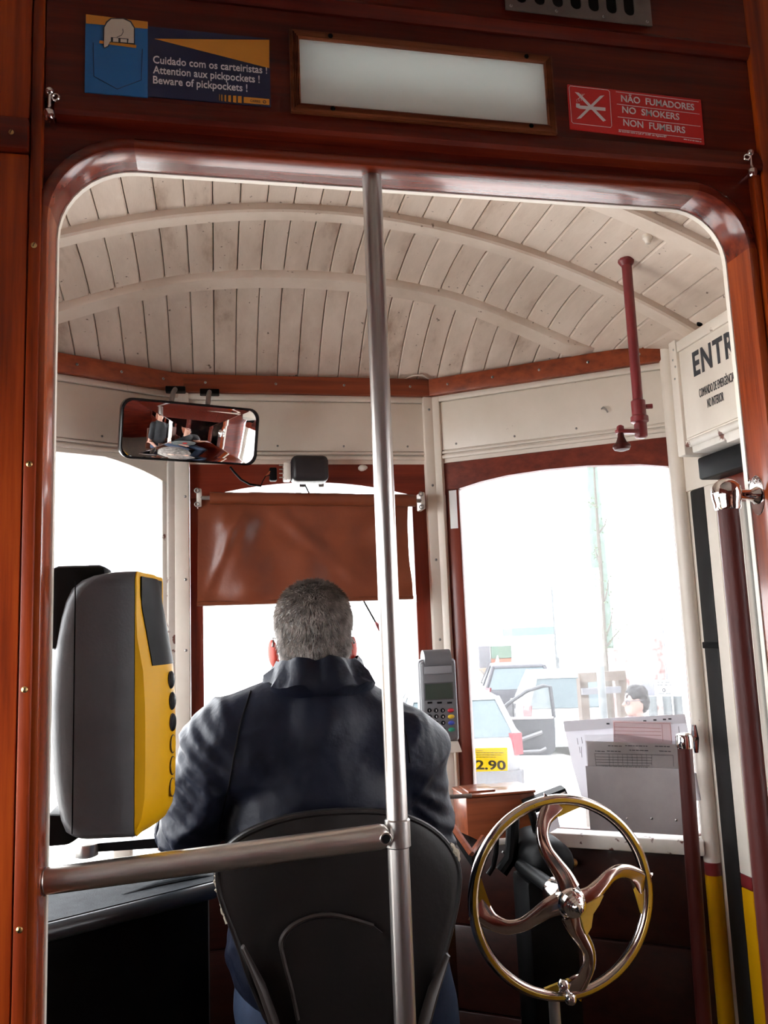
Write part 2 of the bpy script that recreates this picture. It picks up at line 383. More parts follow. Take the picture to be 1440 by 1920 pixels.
# ---- roof over the platform
PA, PB, PC, PD = V((-.66,2.16,0)), V((-.097,2.45,0)), V((.665,2.45,0)), V((1.253,2.05,0))
def front(x):
    if x < PB.x: return PB.y-(PB.x-x)*(PB.y-PA.y)/(PB.x-PA.x)
    if x <= PC.x: return PC.y
    return PC.y-(x-PC.x)*(PC.y-PD.y)/(PD.x-PC.x)
def zroof(x, y):
    u = x-.25; z1 = 2.300-.285*u*u; yf = front(x)+.01
    if y <= 1.80: return z1
    t = min(1.0, (y-1.80)/max(.05, yf-1.80))
    return 2.058+(z1-2.058)*(1-t**3)
NX = 32; PW = 2.0/NX
shell = []
for i in range(41):
    x = -.76+2.02*i/40; ys = [1.27+(front(x)+.02-1.27)*j/14 for j in range(15)]
    shell.append([V((x,y,zroof(x,y)+.016)) for y in ys]+[V((x,y,zroof(x,y)+.045)) for y in reversed(ys)])
ceil = struct('ceiling', MB().loft(shell), MAT['seam'], 'cream painted tongue-and-groove boarded roof of the driver platform with curved ribs')
for k in range(NX):
    x0 = -.75+k*PW; x1 = x0+PW; g = .0010; jz = random.uniform(-.0008,.0008); rings = []
    for j in range(17):
        r = []
        for x, dz in ((x0+g,.014),(x0+g,.0035),(x0+.0036,0),((x0+x1)/2,0),(x1-.0036,0),(x1-g,.0035),(x1-g,.014)):
            yf = front(x)+.012; y = 1.30+(yf-1.30)*j/16
            r.append(V((x, y, zroof(x,y)+dz+jz)))
        rings.append(r)
    obj('plank', MB().loft(rings), MAT['ceil'], ceil)
for yr, xa, xb in ((1.55,-.75,1.25),(1.85,-.75,1.24),(2.15,-.60,1.078)):
    rings = []
    for i in range(49):
        x = lerp(xa, xb, i/48); u = x-.25; sl = -.57*u; nx = -sl/math.hypot(1,sl); nz = 1/math.hypot(1,sl)
        tp = min(1.0, max(.05, (xb-x)/.07)) if yr > 2.0 else 1.0
        def q(dy, d): return V((x-nx*d, yr+dy, zroof(x,yr+dy)-nz*(d*tp if d > 0 else d)))
        rings.append([q(-.024,-.004),q(-.024,.015),q(-.020,.020),q(.020,.020),q(.024,.015),q(.024,-.004)])
    obj('rib', MB().loft(rings), MAT['rib'], ceil)

# ---- the three faces of the front
class Facet:
    def __init__(s, A, B): s.A, s.B = A, B; s.t = (B-A).normalized(); s.n = V((s.t.y,-s.t.x,0)); s.L = (B-A).length
    def P(s, a, z, d=0): p = s.A+s.t*a+s.n*d; return V((p.x,p.y,z))
    def box(s, mb, s0, s1, z0, z1, d0, d1, bevel=0): return mb.hexa([s.P(*q) for q in ((s0,z0,d0),(s1,z0,d0),(s1,z0,d1),(s0,z0,d1),(s0,z1,d0),(s1,z1,d0),(s1,z1,d1),(s0,z1,d1))], bevel)
    def px(s, px, py, d=0):
        r = ray(px, py); p0 = s.A+s.n*d; t = (p0-CAM).dot(s.n)/r.dot(s.n); P = CAM+r*t
        return (P-s.A).dot(s.t), P.z
    def arch(s, mb, s0, s1, ztop, pts, d0, d1):                    # a head whose lower edge follows pts [(s,z)]
        rings = []
        for a, z in pts: rings.append([s.P(a,ztop,d0), s.P(a,ztop,d1), s.P(a,z,d1), s.P(a,z,d0)])
        return mb.loft(rings)
FL, FC, FR = Facet(PA,PB), Facet(PB,PC), Facet(PC,PD)
for nm, f, lab, zs in (('wall_front_left',FL,'cream painted left face of the tram front beside the driver',.66),('wall_front_centre',FC,'centre face of the tram front behind the rolled blind',.76),('wall_front_right',FR,'right face of the tram front above the brake wheel',.70)):
    mb = MB(); f.box(mb, -.01, f.L+.01, 1.80, 2.07, -.05, 0)
    wl = struct(nm, mb, MAT['cream'], lab)
    ea, eb = .012, f.L-.012
    p_ = obj('upper_panel', f.box(MB(), ea, eb, 1.840, 1.992, 0, .005, .0015), MAT['cream'], wl)
    obj('fillet', f.box(MB(), ea, eb, 1.994, 2.012, 0, .014, .003), MAT['cream'], wl)
    obj('bead', f.box(MB(), ea, eb, 1.828, 1.836, 0, .010, .003), MAT['cream'], wl)
    obj('bead', f.box(MB(), ea, eb, 1.812, 1.823, 0, .010, .003), MAT['cream'], wl)
    obj('lower_wall', f.box(MB(), -.01, f.L+.01, 0, zs, -.05, 0), MAT['dark_panel'], wl)
    n = 4
    for i in range(n):
        a = lerp(.08, f.L-.08, i/(n-1)); screw(f.P(a, 1.855, .005), f.n, .0035, wl, 'dullmetal')
    for i, (z0, z1) in enumerate(((.02,.22),(.225,.45),(.455,.685))):
        obj('dado_board', f.box(MB(), 0, f.L, z0, z1, 0, .016, .004), MAT['dark_panel'], wl)
for i, f in enumerate((FL, FC, FR)):
    r_ = struct('trim_%d' % (i+1), f.box(MB(), -.004, f.L+(.0 if i < 2 else -.004), 2.012, 2.066, 0, .030, .004), MAT['rail_x'], 'red-brown wooden cornice rail, %s length under the boarded roof' % ('left','middle','right')[i])
    n = 4 if i == 1 else 5
    for k in range(n): screw(f.P(lerp(.07,f.L-.07,k/(n-1)), 2.040, .030), f.n, .004, r_, 'dullmetal')

hkp = FR.px(1135,771,.005); hk_ = FR.P(hkp[0],hkp[1],.006)
one('wall_hook', MB().tube([hk_+FR.t*-.010+V((0,0,.008)), hk_+FR.t*-.004+V((0,0,.011))+FR.n*.006, hk_+FR.t*.004+V((0,0,.002))+FR.n*.010, hk_+FR.t*.008+V((0,0,-.006))+FR.n*.006], .0022, 6), MAT['dullmetal'], 'tiny bent hook on the cream panel left of the red pipe', 'hook')
# posts between the faces
def post(name, mb, label, scs, mat='cream'):
    o = struct(name, mb, MAT[mat], label)
    for p, n_ in scs: screw(p, n_, .0042, o, 'dullmetal')
    return o
mb = MB(); FC.box(mb, -.020, .021, .72, 2.012, -.03, .020, .004)
post('trim_4', mb, 'cream painted post left of the blind window', [(FC.P(.010,z,.020), FC.n) for z in (1.70,1.46,1.26,1.02,.9)])
FL_J = obj('jamb_board', FL.box(MB(), .588, .622, .72, 1.99, -.04, .006, .003), MAT['cream_worn'], bpy.data.objects['trim_4'])
mb = MB(); FC.box(mb, .734, .768, .72, 2.012, -.03, .020, .004)
po = post('trim_5', mb, 'cream painted post between the blind window and the right window', [(FC.P(.752,z,.020), FC.n) for z in (1.97,1.73,1.50,1.26,1.05)])
obj('cover_strip', FR.box(MB(), .006, .034, .72, 2.012, -.02, .016, .005), MAT['cream'], po)

# windows
def window(name, f, label, arch, s0, s1, zbot, frame_mat, stiles, ztop, d0=-.034, d1=-.004, sillmat=None):
    wv = None
    mb = MB(); f.arch(mb, s0, s1, ztop, arch, d0, d1)
    o = struct(name, mb, MAT[frame_mat+'_x' if frame_mat != 'cream' else 'cream'], label)
    for a, b, z1 in stiles: obj('stile', f.box(MB(), a, b, zbot, z1, d0, d1, .003), MAT[frame_mat+'_z' if frame_mat != 'cream' else 'cream_worn'], o)
    obj('bottom_rail', f.box(MB(), stiles[0][1], stiles[-1][0], zbot, zbot+.03, d0, d1, .003), MAT[frame_mat+'_x' if frame_mat != 'cream' else 'cream'], o)
    pts = [f.P(arch[0][0], zbot+.02, -.020)]+[f.P(arch[-1][0], zbot+.02, -.020)]+[f.P(a, z+.008, -.020) for a, z in reversed(arch)]
    obj('pane', MB().prism(pts, f.n*.003), MAT['dirtyglass' if name == 'window_3' else 'glass'], o)
    return o
def arcpts(s0, s1, ze, zm, n=14): return [(lerp(s0,s1,i/n), ze+(zm-ze)*(1-(2*i/n-1)**2)) for i in range(n+1)]
window('window_1', FL, 'left front window with an arched cream head, bright street beyond', arcpts(.03,.60,1.735,1.808), .03, .60, .66, 'cream', [(.03,.06,1.75),(.575,.600,1.75)], 1.826)
window('window_2', FC, 'centre windscreen in a red-brown arched frame half covered by the blind', arcpts(.022,.736,1.690,1.745), .022, .736, .76, 'redwood', [(.022,.058,1.70),(.690,.736,1.70)], 1.816)
w3 = window('window_3', FR, 'large right front window in a red-brown arched frame', [(.034,1.70),(.079,1.716),(.15,1.731),(.232,1.741),(.35,1.746),(.469,1.744),(.616,1.731),(.69,1.717),(.720,1.71)], .034, .720, .70, 'redwood', [(.034,.077,1.72),(.690,.722,1.72)], 1.818)
# sills
sl = struct('trim_6', FR.box(MB(), .0, .700, .690, .728, -.02, .050, .006), MAT['cream_worn'], 'chipped cream window sill with rust behind the brake wheel')
struct('trim_7', FL.box(MB(), .0, .62, .642, .662, -.02, .03, .004), MAT['black'], 'dark sill under the left front window')
struct('trim_8', FC.box(MB(), .02, .735, .742, .762, -.02, .03, .004), MAT['cream_worn'], 'cream sill under the centre windscreen')
# white repair tape on the frames
one('tape_strip', FR.box(MB(), .046,.070, 1.594,1.712, -.0038,-.0028), MAT['white'], 'white tape strip on the left stile of the right window', 'tape')
one('tape_strip', FR.box(MB(), .692,.716, 1.586,1.70, -.0038,-.0028), MAT['white'], 'white tape strip on the right stile near the door post', 'tape')

# ---- right side: door post, door leaf, wall
def livery(name, label, mk, scs=()):
    o = struct(name, mk(.672, 2.045), MAT['cream'], label)
    obj('red_band', mk(.640, .672), MAT['redpaint'], o); obj('yellow_foot', mk(0, .640), MAT['yellow'], o)
    return o
dp = livery('trim_9', 'round cream door post with red band and yellow foot beside the right window', lambda a, b: MB().cyl((1.246,2.035,a),(1.246,2.035,b),.021,.021,20))
struct('wall_right_front', MB().box(1.262,1.31,1.99,2.12,0,2.05), MAT['cream'], 'narrow cream wall behind the door post')
struct('wall_right_upper', MB().box(1.256,1.31,1.26,2.05,1.70,2.06).box(1.256,1.31,1.868,2.02,1.636,1.70), MAT['cream'], 'cream wall strip above the entrance door')
dl = struct('door_1', MB().box(1.262,1.285,1.37,1.875,0,.640,.003), MAT['yellow'], 'entrance door leaf painted cream, red and yellow with a large pane')
obj('red_band', MB().box(1.261,1.286,1.37,1.875,.640,.680,.002), MAT['redpaint'], dl)
obj('cream_panel', MB().box(1.262,1.285,1.37,1.875,.680,.745,.002), MAT['cream'], dl)
obj('wood_sill', MB().box(1.250,1.287,1.37,1.865,.745,.830,.004), MAT['sill_wood'], dl)
obj('stile', MB().box(1.262,1.285,1.80,1.868,.830,1.64,.003), MAT['cream'], dl)
obj('stile', MB().box(1.262,1.285,1.37,1.42,.830,1.64,.003), MAT['cream'], dl)
obj('top_rail', MB().box(1.260,1.287,1.37,1.868,1.575,1.69,.003), MAT['redwood_z'], dl)
obj('pane', MB().box(1.272,1.275,1.42,1.80,.830,1.58), MAT['glass'], dl)
es = livery('trim_10', 'cream door edge strip with red band and yellow foot behind the dark handrail', lambda a, b: MB().box(1.250,1.290,1.880,1.925,a,min(b,1.635),.003))
ru = struct('trim_11', MB().box(1.252,1.288,1.930,1.995,0,1.635,.006), MAT['rubber'], 'black rubber door edge seal beside the cream door post')
obj('dark_joint', MB().box(1.250,1.29,1.928,1.997,1.215,1.232,.002), MAT['black'], ru)
# box over the entrance
eb = thing('door_sign_box', 'cream box over the entrance lettered in black, partly hidden by the partition', 'sign', (1.20,1.6,1.70))
obj('body', MB().box(1.155,1.254,1.37,1.835,1.722,1.992,.006), MAT['cream'], eb)
obj('end_plate', MB().box(1.150,1.258,1.836,1.868,1.700,2.000,.003), MAT['cream'], eb)
obj('cover', MB().box(1.150,1.156,1.37,1.822,1.738,1.955,.0015), MAT['cream'], eb)
obj('top_strip', MB().box(1.149,1.156,1.37,1.830,1.963,1.990,.0015), MAT['cream'], eb)
obj('bottom_lip', MB().tube([(1.160,1.37,1.726),(1.160,1.832,1.726)], .010, 12), MAT['cream_worn'], eb)
obj('bottom_tray', MB().box(1.16,1.25,1.37,1.82,1.700,1.722,.004), MAT['cream_worn'], eb)
obj('latch', MB().box(1.150,1.20,1.615,1.665,1.690,1.712,.003), MAT['cream_worn'], eb)
for y, z in ((1.845,1.975),(1.852,1.95),(1.843,1.93),(1.85,1.90)): screw((1.150,y,z),(-1,0,0),.003,eb,'dullmetal')
def xtext(s_, p0, p1, h, bold, nm='lettering'):
    a = aX(*p0, 1.149); b = aX(*p1, 1.149); d = b-a
    t = text(s_, h, a, (0,-1,0), (0,0,1), MAT['print'], eb, nm, bold)
    co = [v.co.y for v in t.data.vertices]; wdt = max(co)-min(co); k = abs(d.y)/wdt
    y0 = max(co)
    for v in t.data.vertices: v.co.y = (v.co.y-y0)*k+y0
    return t
a0 = aX(1300,706,1.149); a1 = aX(1380,662,1.149)
t = text('ENTRADA', .083, (1.149,a0.y,a0.z), (0,-1,0), (0,0,1), MAT['print'], eb, 'lettering', .0023, .74, sp=1.16)
p0 = aX(1311,746,1.149); p1 = aX(1376,712,1.149)
def fit_text(s_, p0, p1, h, bold):
    t = text(s_, h, (1.149,p0.y,p0.z), (0,-1,0), (0,0,1), MAT['print'], eb, 'lettering', bold)
    ys = [v.co.y for v in t.data.vertices]; k = (p0.y-p1.y)/(max(ys)-min(ys)); y0 = max(ys)
    for v in t.data.vertices: v.co.y = (v.co.y-y0)*k+y0
fit_text('COMANDO DE EMERGÊNCIA', p0, p1, .030, .0)
fit_text('NO INTERIOR', aX(1326,765,1.149), aX(1356,750,1.149), .030, .0)
one('door_motor', MB().box(1.20,1.255,1.40,1.865,1.640,1.697,.006), MAT['black'], 'black door mechanism under the lettered entrance box', 'mechanism')

# ---- left side of the platform
mb = MB(); mb.box(-.80,-.75,1.32,2.20,0,.40); mb.box(-.80,-.75,1.32,2.20,1.85,2.1); mb.box(-.80,-.75,1.32,1.38,.40,1.85); mb.box(-.80,-.75,2.12,2.20,.40,1.85)  # out of view; opening made extra tall to let in more side light
wl = struct('wall_left', mb, MAT['cream'], 'cream left side wall of the driver platform with a window')
obj('pane', MB().box(-.778,-.775,1.38,2.12,.40,1.85), MAT['glass'], wl)

# ---- passenger saloon behind the camera
def saloon_wall(name, x0, x1, label, zt_):
    mb = MB(); mb.box(x0,x1,-3.2,1.262,0,.80); mb.box(x0,x1,-3.2,1.262,zt_,2.60)
    ys = [-3.2,-2.45,-1.70,-.95,-.20,.55,1.20]
    for y in ys: mb.box(x0,x1,y,y+.062,.80,zt_)
    o = struct(name, mb, MAT['mahogany_x'], label)
    xm = (x0+x1)/2
    for a, b in zip(ys, ys[1:]): obj('pane', MB().box(xm-.0015,xm+.0015,a+.062,b,.80,zt_), MAT['glass'], o)
saloon_wall('wall_left_saloon', -.85, -.80, 'wooden left wall of the passenger saloon with a row of windows', 1.62)  # out of view; window tops lowered to dim the upper left post
saloon_wall('wall_right_saloon', 1.30, 1.35, 'wooden right wall of the passenger saloon with a row of windows', 1.78)
struct('wall_back', MB().box(-.85,1.35,-3.25,-3.2,0,2.6), MAT['mahogany_x'], 'wooden rear wall of the passenger saloon')
struct('ceiling_saloon', MB().box(-.85,1.35,-3.25,1.33,2.60,2.66), MAT['cream'], 'flat cream ceiling of the passenger saloon')
# ================================================================ THINGS ON THE PARTITION
def fit(body, P0, P1, h, mat, par, nrm, bold=0.0, name='lettering'):
    P0, P1 = V(P0), V(P1); ax = (P1-P0).normalized(); az = V(nrm).normalized(); ay = az.cross(ax).normalized()
    t = text(body, h, P0, ax, ay, mat, par, name, bold)
    L = WL[par.name]; o = P0-L; ds = [(v.co-o).dot(ax) for v in t.data.vertices]; d0 = min(ds); k = (P1-P0).length/(max(ds)-d0)
    for v, d in zip(t.data.vertices, ds): v.co += ax*((d-d0)*k-d)
    return t
def scribble(P0, P1, h, mat, par, nrm):                          # print too small to read: broken dashes
    P0, P1 = V(P0), V(P1); ax = (P1-P0).normalized(); L_ = (P1-P0).length; az = V(nrm).normalized(); ay = az.cross(ax); x = 0; mb = MB()
    while x < L_-h:
        w_ = min(random.uniform(1.2,4.5)*h, L_-x); mb.obox(P0+ax*(x+w_/2)+ay*h*.5, ax, ay, az, w_/2, h*.36, .0002); x += w_+h*.7
    return obj('small_print', mb, MAT[mat], par, smooth=0)
def flat(name, pts, Y, mat, par, th=.0005): return obj(name, MB().prism([aY(x,y,Y) for x, y in pts], (0,-th,0)), MAT[mat], par, smooth=0)
def level(p0, p1, Y): a = aY(*p0, Y); b = aY(*p1, Y); return a, V((b.x, Y, a.z))
YS = 1.2470
sg = thing('pickpocket_notice', 'blue and navy pickpocket warning notice on the header, left of the frosted panel', 'sign', (-.05,1.249,2.147))
obj('plate', MB().box(-.194,-.099,1.2475,1.2502,2.146,2.277), MAT['signblue'], sg); obj('plate', MB().box(-.099,.0945,1.2475,1.2502,2.148,2.270), MAT['signnavy'], sg)
flat('orange_band', [(161,27),(277,41),(277,54),(161,44)], YS, 'signorange', sg)
flat('orange_wedge', [(290,73),(505,75),(505,128)], YS, 'signorange', sg)
flat('wallet', [(187,76),(256,85),(255,90),(186,81)], YS-.0004, 'signorange', sg)
flat('hand_outline', [(193,85),(194,52),(199,41),(208,34),(232,34),(246,40),(253,52),(253,84),(207,80),(203,88),(195,91)], YS-.0004, 'print', sg)
flat('hand', [(195,86),(196,52),(201,43),(209,36),(231,36),(244,42),(251,53),(251,81),(206,78),(202,86),(196,89)], YS-.0010, 'signskin', sg)
flat('fingers', [(208,70),(241,73),(240,81),(208,78)], YS-.0016, 'print', sg)
flat('finger', [(212,71),(222,72),(222,79),(212,78)], YS-.0022, 'signskin', sg); flat('finger', [(226,73),(238,74),(238,80),(226,79)], YS-.0022, 'signskin', sg)
obj('thumb_line', MB().tube([aY(x,y,YS-.0016) for x, y in ((230,54),(231,60),(228,66),(219,70))], .0005, 5), MAT['print'], sg)
obj('pocket_line', MB().tube([aY(x,y,YS) for x, y in ((175,80),(176,143),(220,167),(265,150),(267,92))], .0005, 5), MAT['signnavy'], sg)
for s_, a, b in (('Cuidado com os carteiristas !',(287,118),(501,140)),('Attention aux pickpockets !',(287,137),(487,157)),('Beware of pickpockets !',(287,156),(464,172))):
    p, q = level(a, b, YS); fit(s_, p, q, .0185, MAT['signwhite'], sg, (0,-1,0), .0002)
for i in range(6):
    x = (411,415,421,428,437,446)[i]; wd = (1,2,3,5,6,7)[i]; flat('stripe', [(x,177+i*.7),(x+wd,177+i*.7),(x+wd,189+i*.9),(x,188+i*.9)], YS, 'signorange', sg)
flat('orange_tab', [(457,182),(505,186),(505,197),(457,193)], YS, 'signorange', sg)
p, q = level((469,191), (488,193), YS-.0006); fit('CARRIS', p, q, .006, MAT['print'], sg, (0,-1,0))
obj('emblem', MB().torus(aY(496,191,YS-.0008), (0,1,0), .0022, .0006, 16, 6), MAT['print'], sg)

fp = thing('frosted_panel', 'rectangular frosted glass panel in a ribbed wooden frame on the header', 'panel', (.358,1.245,2.14))
x0, x1, z0, z1 = .143, .573, 2.155, 2.272
obj('glass_sheet', MB().box(x0-.004,x1+.004,1.2440,1.2490,z0-.004,z1+.004), MAT['frost'], fp)
prof = [(0,.0),(0,.009),(.0025,.011),(.004,.0085),(.0055,.012),(.007,.009),(.0085,.013),(.010,.010),(.0115,.013),(.013,.009),(.016,.009),(.016,0)]
cs = [(x0,z0,-1,-1),(x1,z0,1,-1),(x1,z1,1,1),(x0,z1,-1,1)]
for i in range(4):
    a, b = cs[i], cs[(i+1)%4]
    obj('frame_side', MB().loft([[V((c[0]+c[2]*o,1.2500-h,c[1]+c[3]*o)) for o, h in prof] for c in (a, b)]), MAT['frame_wood'], fp, smooth=20)
for x, z in ((.195,z1+.007),(.54,z1+.007),(.195,z0-.007),(.54,z0-.007)): screw((x,1.238,z),(0,-1,0),.0042,fp,'black')

ns = thing('no_smoking_sign', 'red no smoking sign with white lettering on the header, right of the frosted panel', 'sign', (.746,1.249,2.148))
obj('plate', MB().prism([aY(x,y,1.2475) for x, y in ((1064,158),(1314,187),(1321,271),(1069,241))], (0,.0025,0)), MAT['signred'], ns)
loopq = [(1068,161),(1142,170),(1147,240),(1073,231)]
def pline(name, pts, r, mat, par, Y=YS): return obj(name, MB().tube([aY(x,y,Y) for x, y in pts], r, 5), MAT[mat], par)
pline('border', [(1069,161),(1140,169),(1143,172),(1147,236),(1145,239),(1075,231),(1072,228),(1067,164),(1069,161)], .0005, 'signwhite', ns)
flat('cigarette', [(1080,194),(1087,195),(1087,198),(1135,202),(1135,208),(1087,204),(1080,201)], YS, 'signwhite', ns)
flat('cross_bar', [(1078,173),(1085,174),(1136,226),(1131,228)], YS-.0003, 'signwhite', ns)
flat('cross_bar', [(1125,180),(1133,179),(1089,222),(1081,223)], YS-.0006, 'signwhite', ns)
for k in range(3): pline('smoke_line', [(1082+k*4,192-k*1.5),(1081+k*4,187-k*2),(1087+k*3,183-k*2),(1090+k*3,176)], .0004, 'signwhite', ns)
for yl, yr in ((172,191),(195,214),(219,237),(243,261)):
    xs = 1155+(yl-172)*.07; pline('rule', [(xs,yl),(xs+155,yr)], .0005, 'signwhite', ns)
for s_, a, b in (('NÃO  FUMADORES',(1165,190),(1302,207)),('NO  SMOKERS',(1167,211),(1274,225)),('NON  FUMEURS',(1169,235),(1285,250))):
    p, q = level(a, b, YS); q.z = aY(b[0],b[1],YS).z; fit(s_, p, q, .0180, MAT['signwhite'], ns, (0,-1,0), .0002)
p, q = level((1160,247),(1250,258),YS); q.z = aY(1250,258,YS).z; fit('de acordo com a Lei nº 21/87 de Agosto/87', p, q, .0052, MAT['signwhite'], ns, (0,-1,0))
p, q = level((1282,262),(1315,267),YS); q.z = aY(1315,267,YS).z; scribble(p, q, .0022, 'signwhite', ns, (0,-1,0))

# ventilation grille at the top
def cap_hole(xc, zb, zt, r, y, n=6):
    return [V((xc+r*math.cos(a), y, zb+r*math.sin(a))) for a in [math.pi+math.pi*i/n for i in range(n+1)]]+[V((xc+r*math.cos(a), y, zt+r*math.sin(a))) for a in [math.pi*i/n for i in range(n+1)]]
holes = [cap_hole(.535+.0345*i, 2.388, 2.47, .0105, 1.232) for i in range(7)]
vg = thing('vent_grille', 'slotted metal ventilation plate above the header', 'grille', (.64,1.24,2.36))
obj('plate', MB().plate([V(q) for q in ((.505,1.232,2.362),(.785,1.232,2.362),(.785,1.232,2.50),(.505,1.232,2.50))], holes, (0,.003,0)), MAT['ventmetal'], vg, smooth=0)
obj('backing', MB().box(.51,.78,1.236,1.2415,2.368,2.495), MAT['black'], vg)
for x in (.515,.60,.69,.775): screw((x,1.232,2.369),(0,-1,0),.003,vg,'dullmetal')

# chrome cord brackets
for px, py, lab in ((92,190,'small chrome cord bracket beside the pickpocket notice'),(1411,303,'small chrome cord bracket at the right end of the header')):
    c = aY(px, py, 1.222); sgn = 1 if px < 700 else -1
    hk = thing('cord_bracket', lab, 'bracket', (c.x,1.24,c.z-.03), 'chrome cord brackets')
    obj('upper_ball', MB().sphere((c.x,1.226,c.z+.019), .0068), MAT['chrome'], hk)
    obj('lower_ball', MB().lathe([(0,-.010),(.006,-.009),(.009,-.003),(.008,.004),(.004,.008),(.003,.012)], (c.x,1.226,c.z-.018), (0,0,1), 16), MAT['chrome'], hk)
    obj('stem', MB().cyl((c.x,1.226,c.z-.012),(c.x,1.226,c.z+.016),.0027), MAT['chrome'], hk)
    obj('ring', MB().torus((c.x+sgn*.009,1.224,c.z+.009), (.3,1,0), .005, .0016, 18, 6), MAT['chrome'], hk)
    obj('fixing', MB().cyl((c.x,1.226,c.z-.018),(c.x,1.264,c.z-.018),.004), MAT['chrome'], hk)

# stanchion and guard rail
st = thing('stanchion', 'polished steel stanchion pole in the middle of the opening', 'pole', (.266,1.288,0))
obj('pole', MB().cyl((.266,1.288,0),(.266,1.288,2.06),.0165,.0165,32), MAT['steel'], st)
obj('flange', MB().lathe([(.03,0),(.03,.004),(.018,.010),(.0167,.03)], (.266,1.288,0), (0,0,1)), MAT['steel'], st)
pa = aY(96,1661,1.276); pb = aY(724,1567,1.276); pa.x = XL+.013; pa.y = 1.304
gr = thing('guard_rail', 'polished steel guard rail across the left half of the opening', 'rail', (0,1.276,pa.z-.02))
d = (pb-pa).normalized()
obj('tube', MB().tube([pa-d*.012, pa, lerp(pa,pb,.5), pb-d*.010, pb-d*.002, pb+d*.004], [.0185,.0185,.0185,.0185,.0165,.010], 28), MAT['steel_h'], gr)
obj('bolt_hole', MB().cyl(pb-d*.004+V((0,-.0188,0)), pb-d*.004+V((0,-.0150,0)), .0070), MAT['black'], gr)
obj('bolt_ring', MB().torus(pb-d*.004+V((0,-.0182,0)), (0,1,0), .0078, .0016, 20, 6), MAT['steel'], gr)
obj('saddle', MB().lathe([(.0172,-.021),(.0195,-.019),(.0195,.019),(.0172,.021)], (.266,1.288,pb.z), (0,0,1)), MAT['steel'], gr)
obj('wall_flange', MB().lathe([(.0195,0),(.0195,.002),(.0187,.003)], pa-d*.012, d), MAT['steel'], gr)

# right handrail with chrome ball bracket
c = aY(1362,925,1.300)
hr = thing('door_handrail', 'dark red grab rail with a chrome ball bracket by the entrance', 'handrail', (c.x,c.y,.02))
obj('rail', MB().tube([(c.x,c.y,c.z-.012),(c.x,c.y,1.2),(c.x,c.y,.6),(c.x,c.y,.0)], .0185, 22), MAT['handred'], hr)
br = obj('ball_socket', MB().lathe([(.021,-.030),(.0225,-.026),(.0225,-.020),(.025,-.010),(.0262,0),(.024,.012),(.017,.021),(.008,.025),(0,.026)], c, (0,0,1), 28), MAT['chrome'], hr)
e = V((XR-.002, c.y, c.z-.004))
obj('arm', MB().tube([c, lerp(c,e,.4), lerp(c,e,.8), e], [.012,.0085,.0095,.016], 18), MAT['chrome'], br)
pl = obj('wall_plate', MB().lathe([(.0,.0),(.020,0),(.022,-.003),(.020,-.006),(.008,-.008),(0,-.008)], e+V((.001,0,0)), (-1,0,0), 24), MAT['chrome'], hr)
for v in pl.data.vertices:
    k = (v.co+WL[hr.name]).z-e.z; v.co.z = e.z-WL[hr.name].z+k*1.75
for dy in (-.008,.008): screw((XR-.006,c.y+dy,c.z+.022),(-1,0,0),.004,hr,'chrome')

# ================================================================ TICKET VALIDATOR
ang = math.radians(9); va = V((math.cos(ang),-math.sin(ang),0)); vb = V((math.sin(ang),math.cos(ang),0))
VO = V((-.127,1.345,0))-va*.133; VW = .185
def vp(a, b, z): p = VO+va*a+vb*b; return V((p.x,p.y,z))
def interp(tab, x):
    if x <= tab[0][0]: return tab[0][1]
    for (xa, ya), (xb, yb) in zip(tab, tab[1:]):
        if x <= xb: return ya+(yb-ya)*(x-xa)/(xb-xa)
    return tab[-1][1]
back = [(1.004,.040),(1.012,.026),(1.03,.018),(1.07,.009),(1.12,.003),(1.20,0),(1.26,.002),(1.31,.007),(1.345,.014),(1.37,.022),(1.385,.032),(1.394,.046),(1.400,.062),(1.404,.085)]
frontt = [(1.004,.145),(1.012,.158),(1.03,.168),(1.06,.1725),(1.12,.174),(1.20,.173),(1.25,.170),(1.30,.161),(1.36,.150),(1.39,.145),(1.404,.141)]
tv = thing('ticket_validator', 'charcoal and yellow ticket validator mounted beside the left jamb', 'validator', (-.2,1.40,.985))
zs = [1.004,1.008,1.014,1.03,1.06,1.10,1.15,1.20,1.25,1.30,1.335,1.36,1.38,1.393,1.400,1.404]
def body_ring(z, a1=.134):
    ab = interp(back, z); ins = .006 if z in (1.004,1.404) else (.002 if z in (1.008,1.400) else 0); r = .030; pts = [(a1,ins)]
    for i in range(7): t = math.pi/2*i/6; pts.append((ab+r-r*math.sin(t), ins+r-r*math.cos(t)))
    for i in range(7): t = math.pi/2*i/6; pts.append((ab+r-r*math.cos(t), VW-ins-r+r*math.sin(t)))
    pts.append((a1, VW-ins)); return [vp(a,b,z) for a, b in pts]
obj('housing', MB().loft([body_ring(z) for z in zs]), MAT['charcoal'], tv)
def fr_a(z, b, off=0): return interp(frontt, z)-.030*((b/VW-.5)*2)**2*.75+off
def bez_ring(z):
    ins = .008 if z in (1.004,1.404) else (.003 if z in (1.008,1.400) else 0)
    n = 12; pts = [(.135, ins)]
    for i in range(n+1): b = lerp(ins, VW-ins, i/n); pts.append((max(.137, fr_a(z,b)), b))
    pts.append((.135, VW-ins)); return [vp(a,b,z) for a, b in pts]
obj('yellow_front', MB().loft([bez_ring(z) for z in zs]), MAT['yellow'], tv)
obj('seam', MB().tube([vp(.043,-.0004,z) for z in zs[2:-2]], .0010, 5), MAT['black'], tv)
def scr(u, v):
    b = lerp(.022, VW-.022, u); z = lerp(1.256, 1.397, v)
    return vp(max(.1385, fr_a(z,b))+.0016, b, z)
obj('display_glass', MB().surf(scr, 12, 10, .002), MAT['black'], tv)
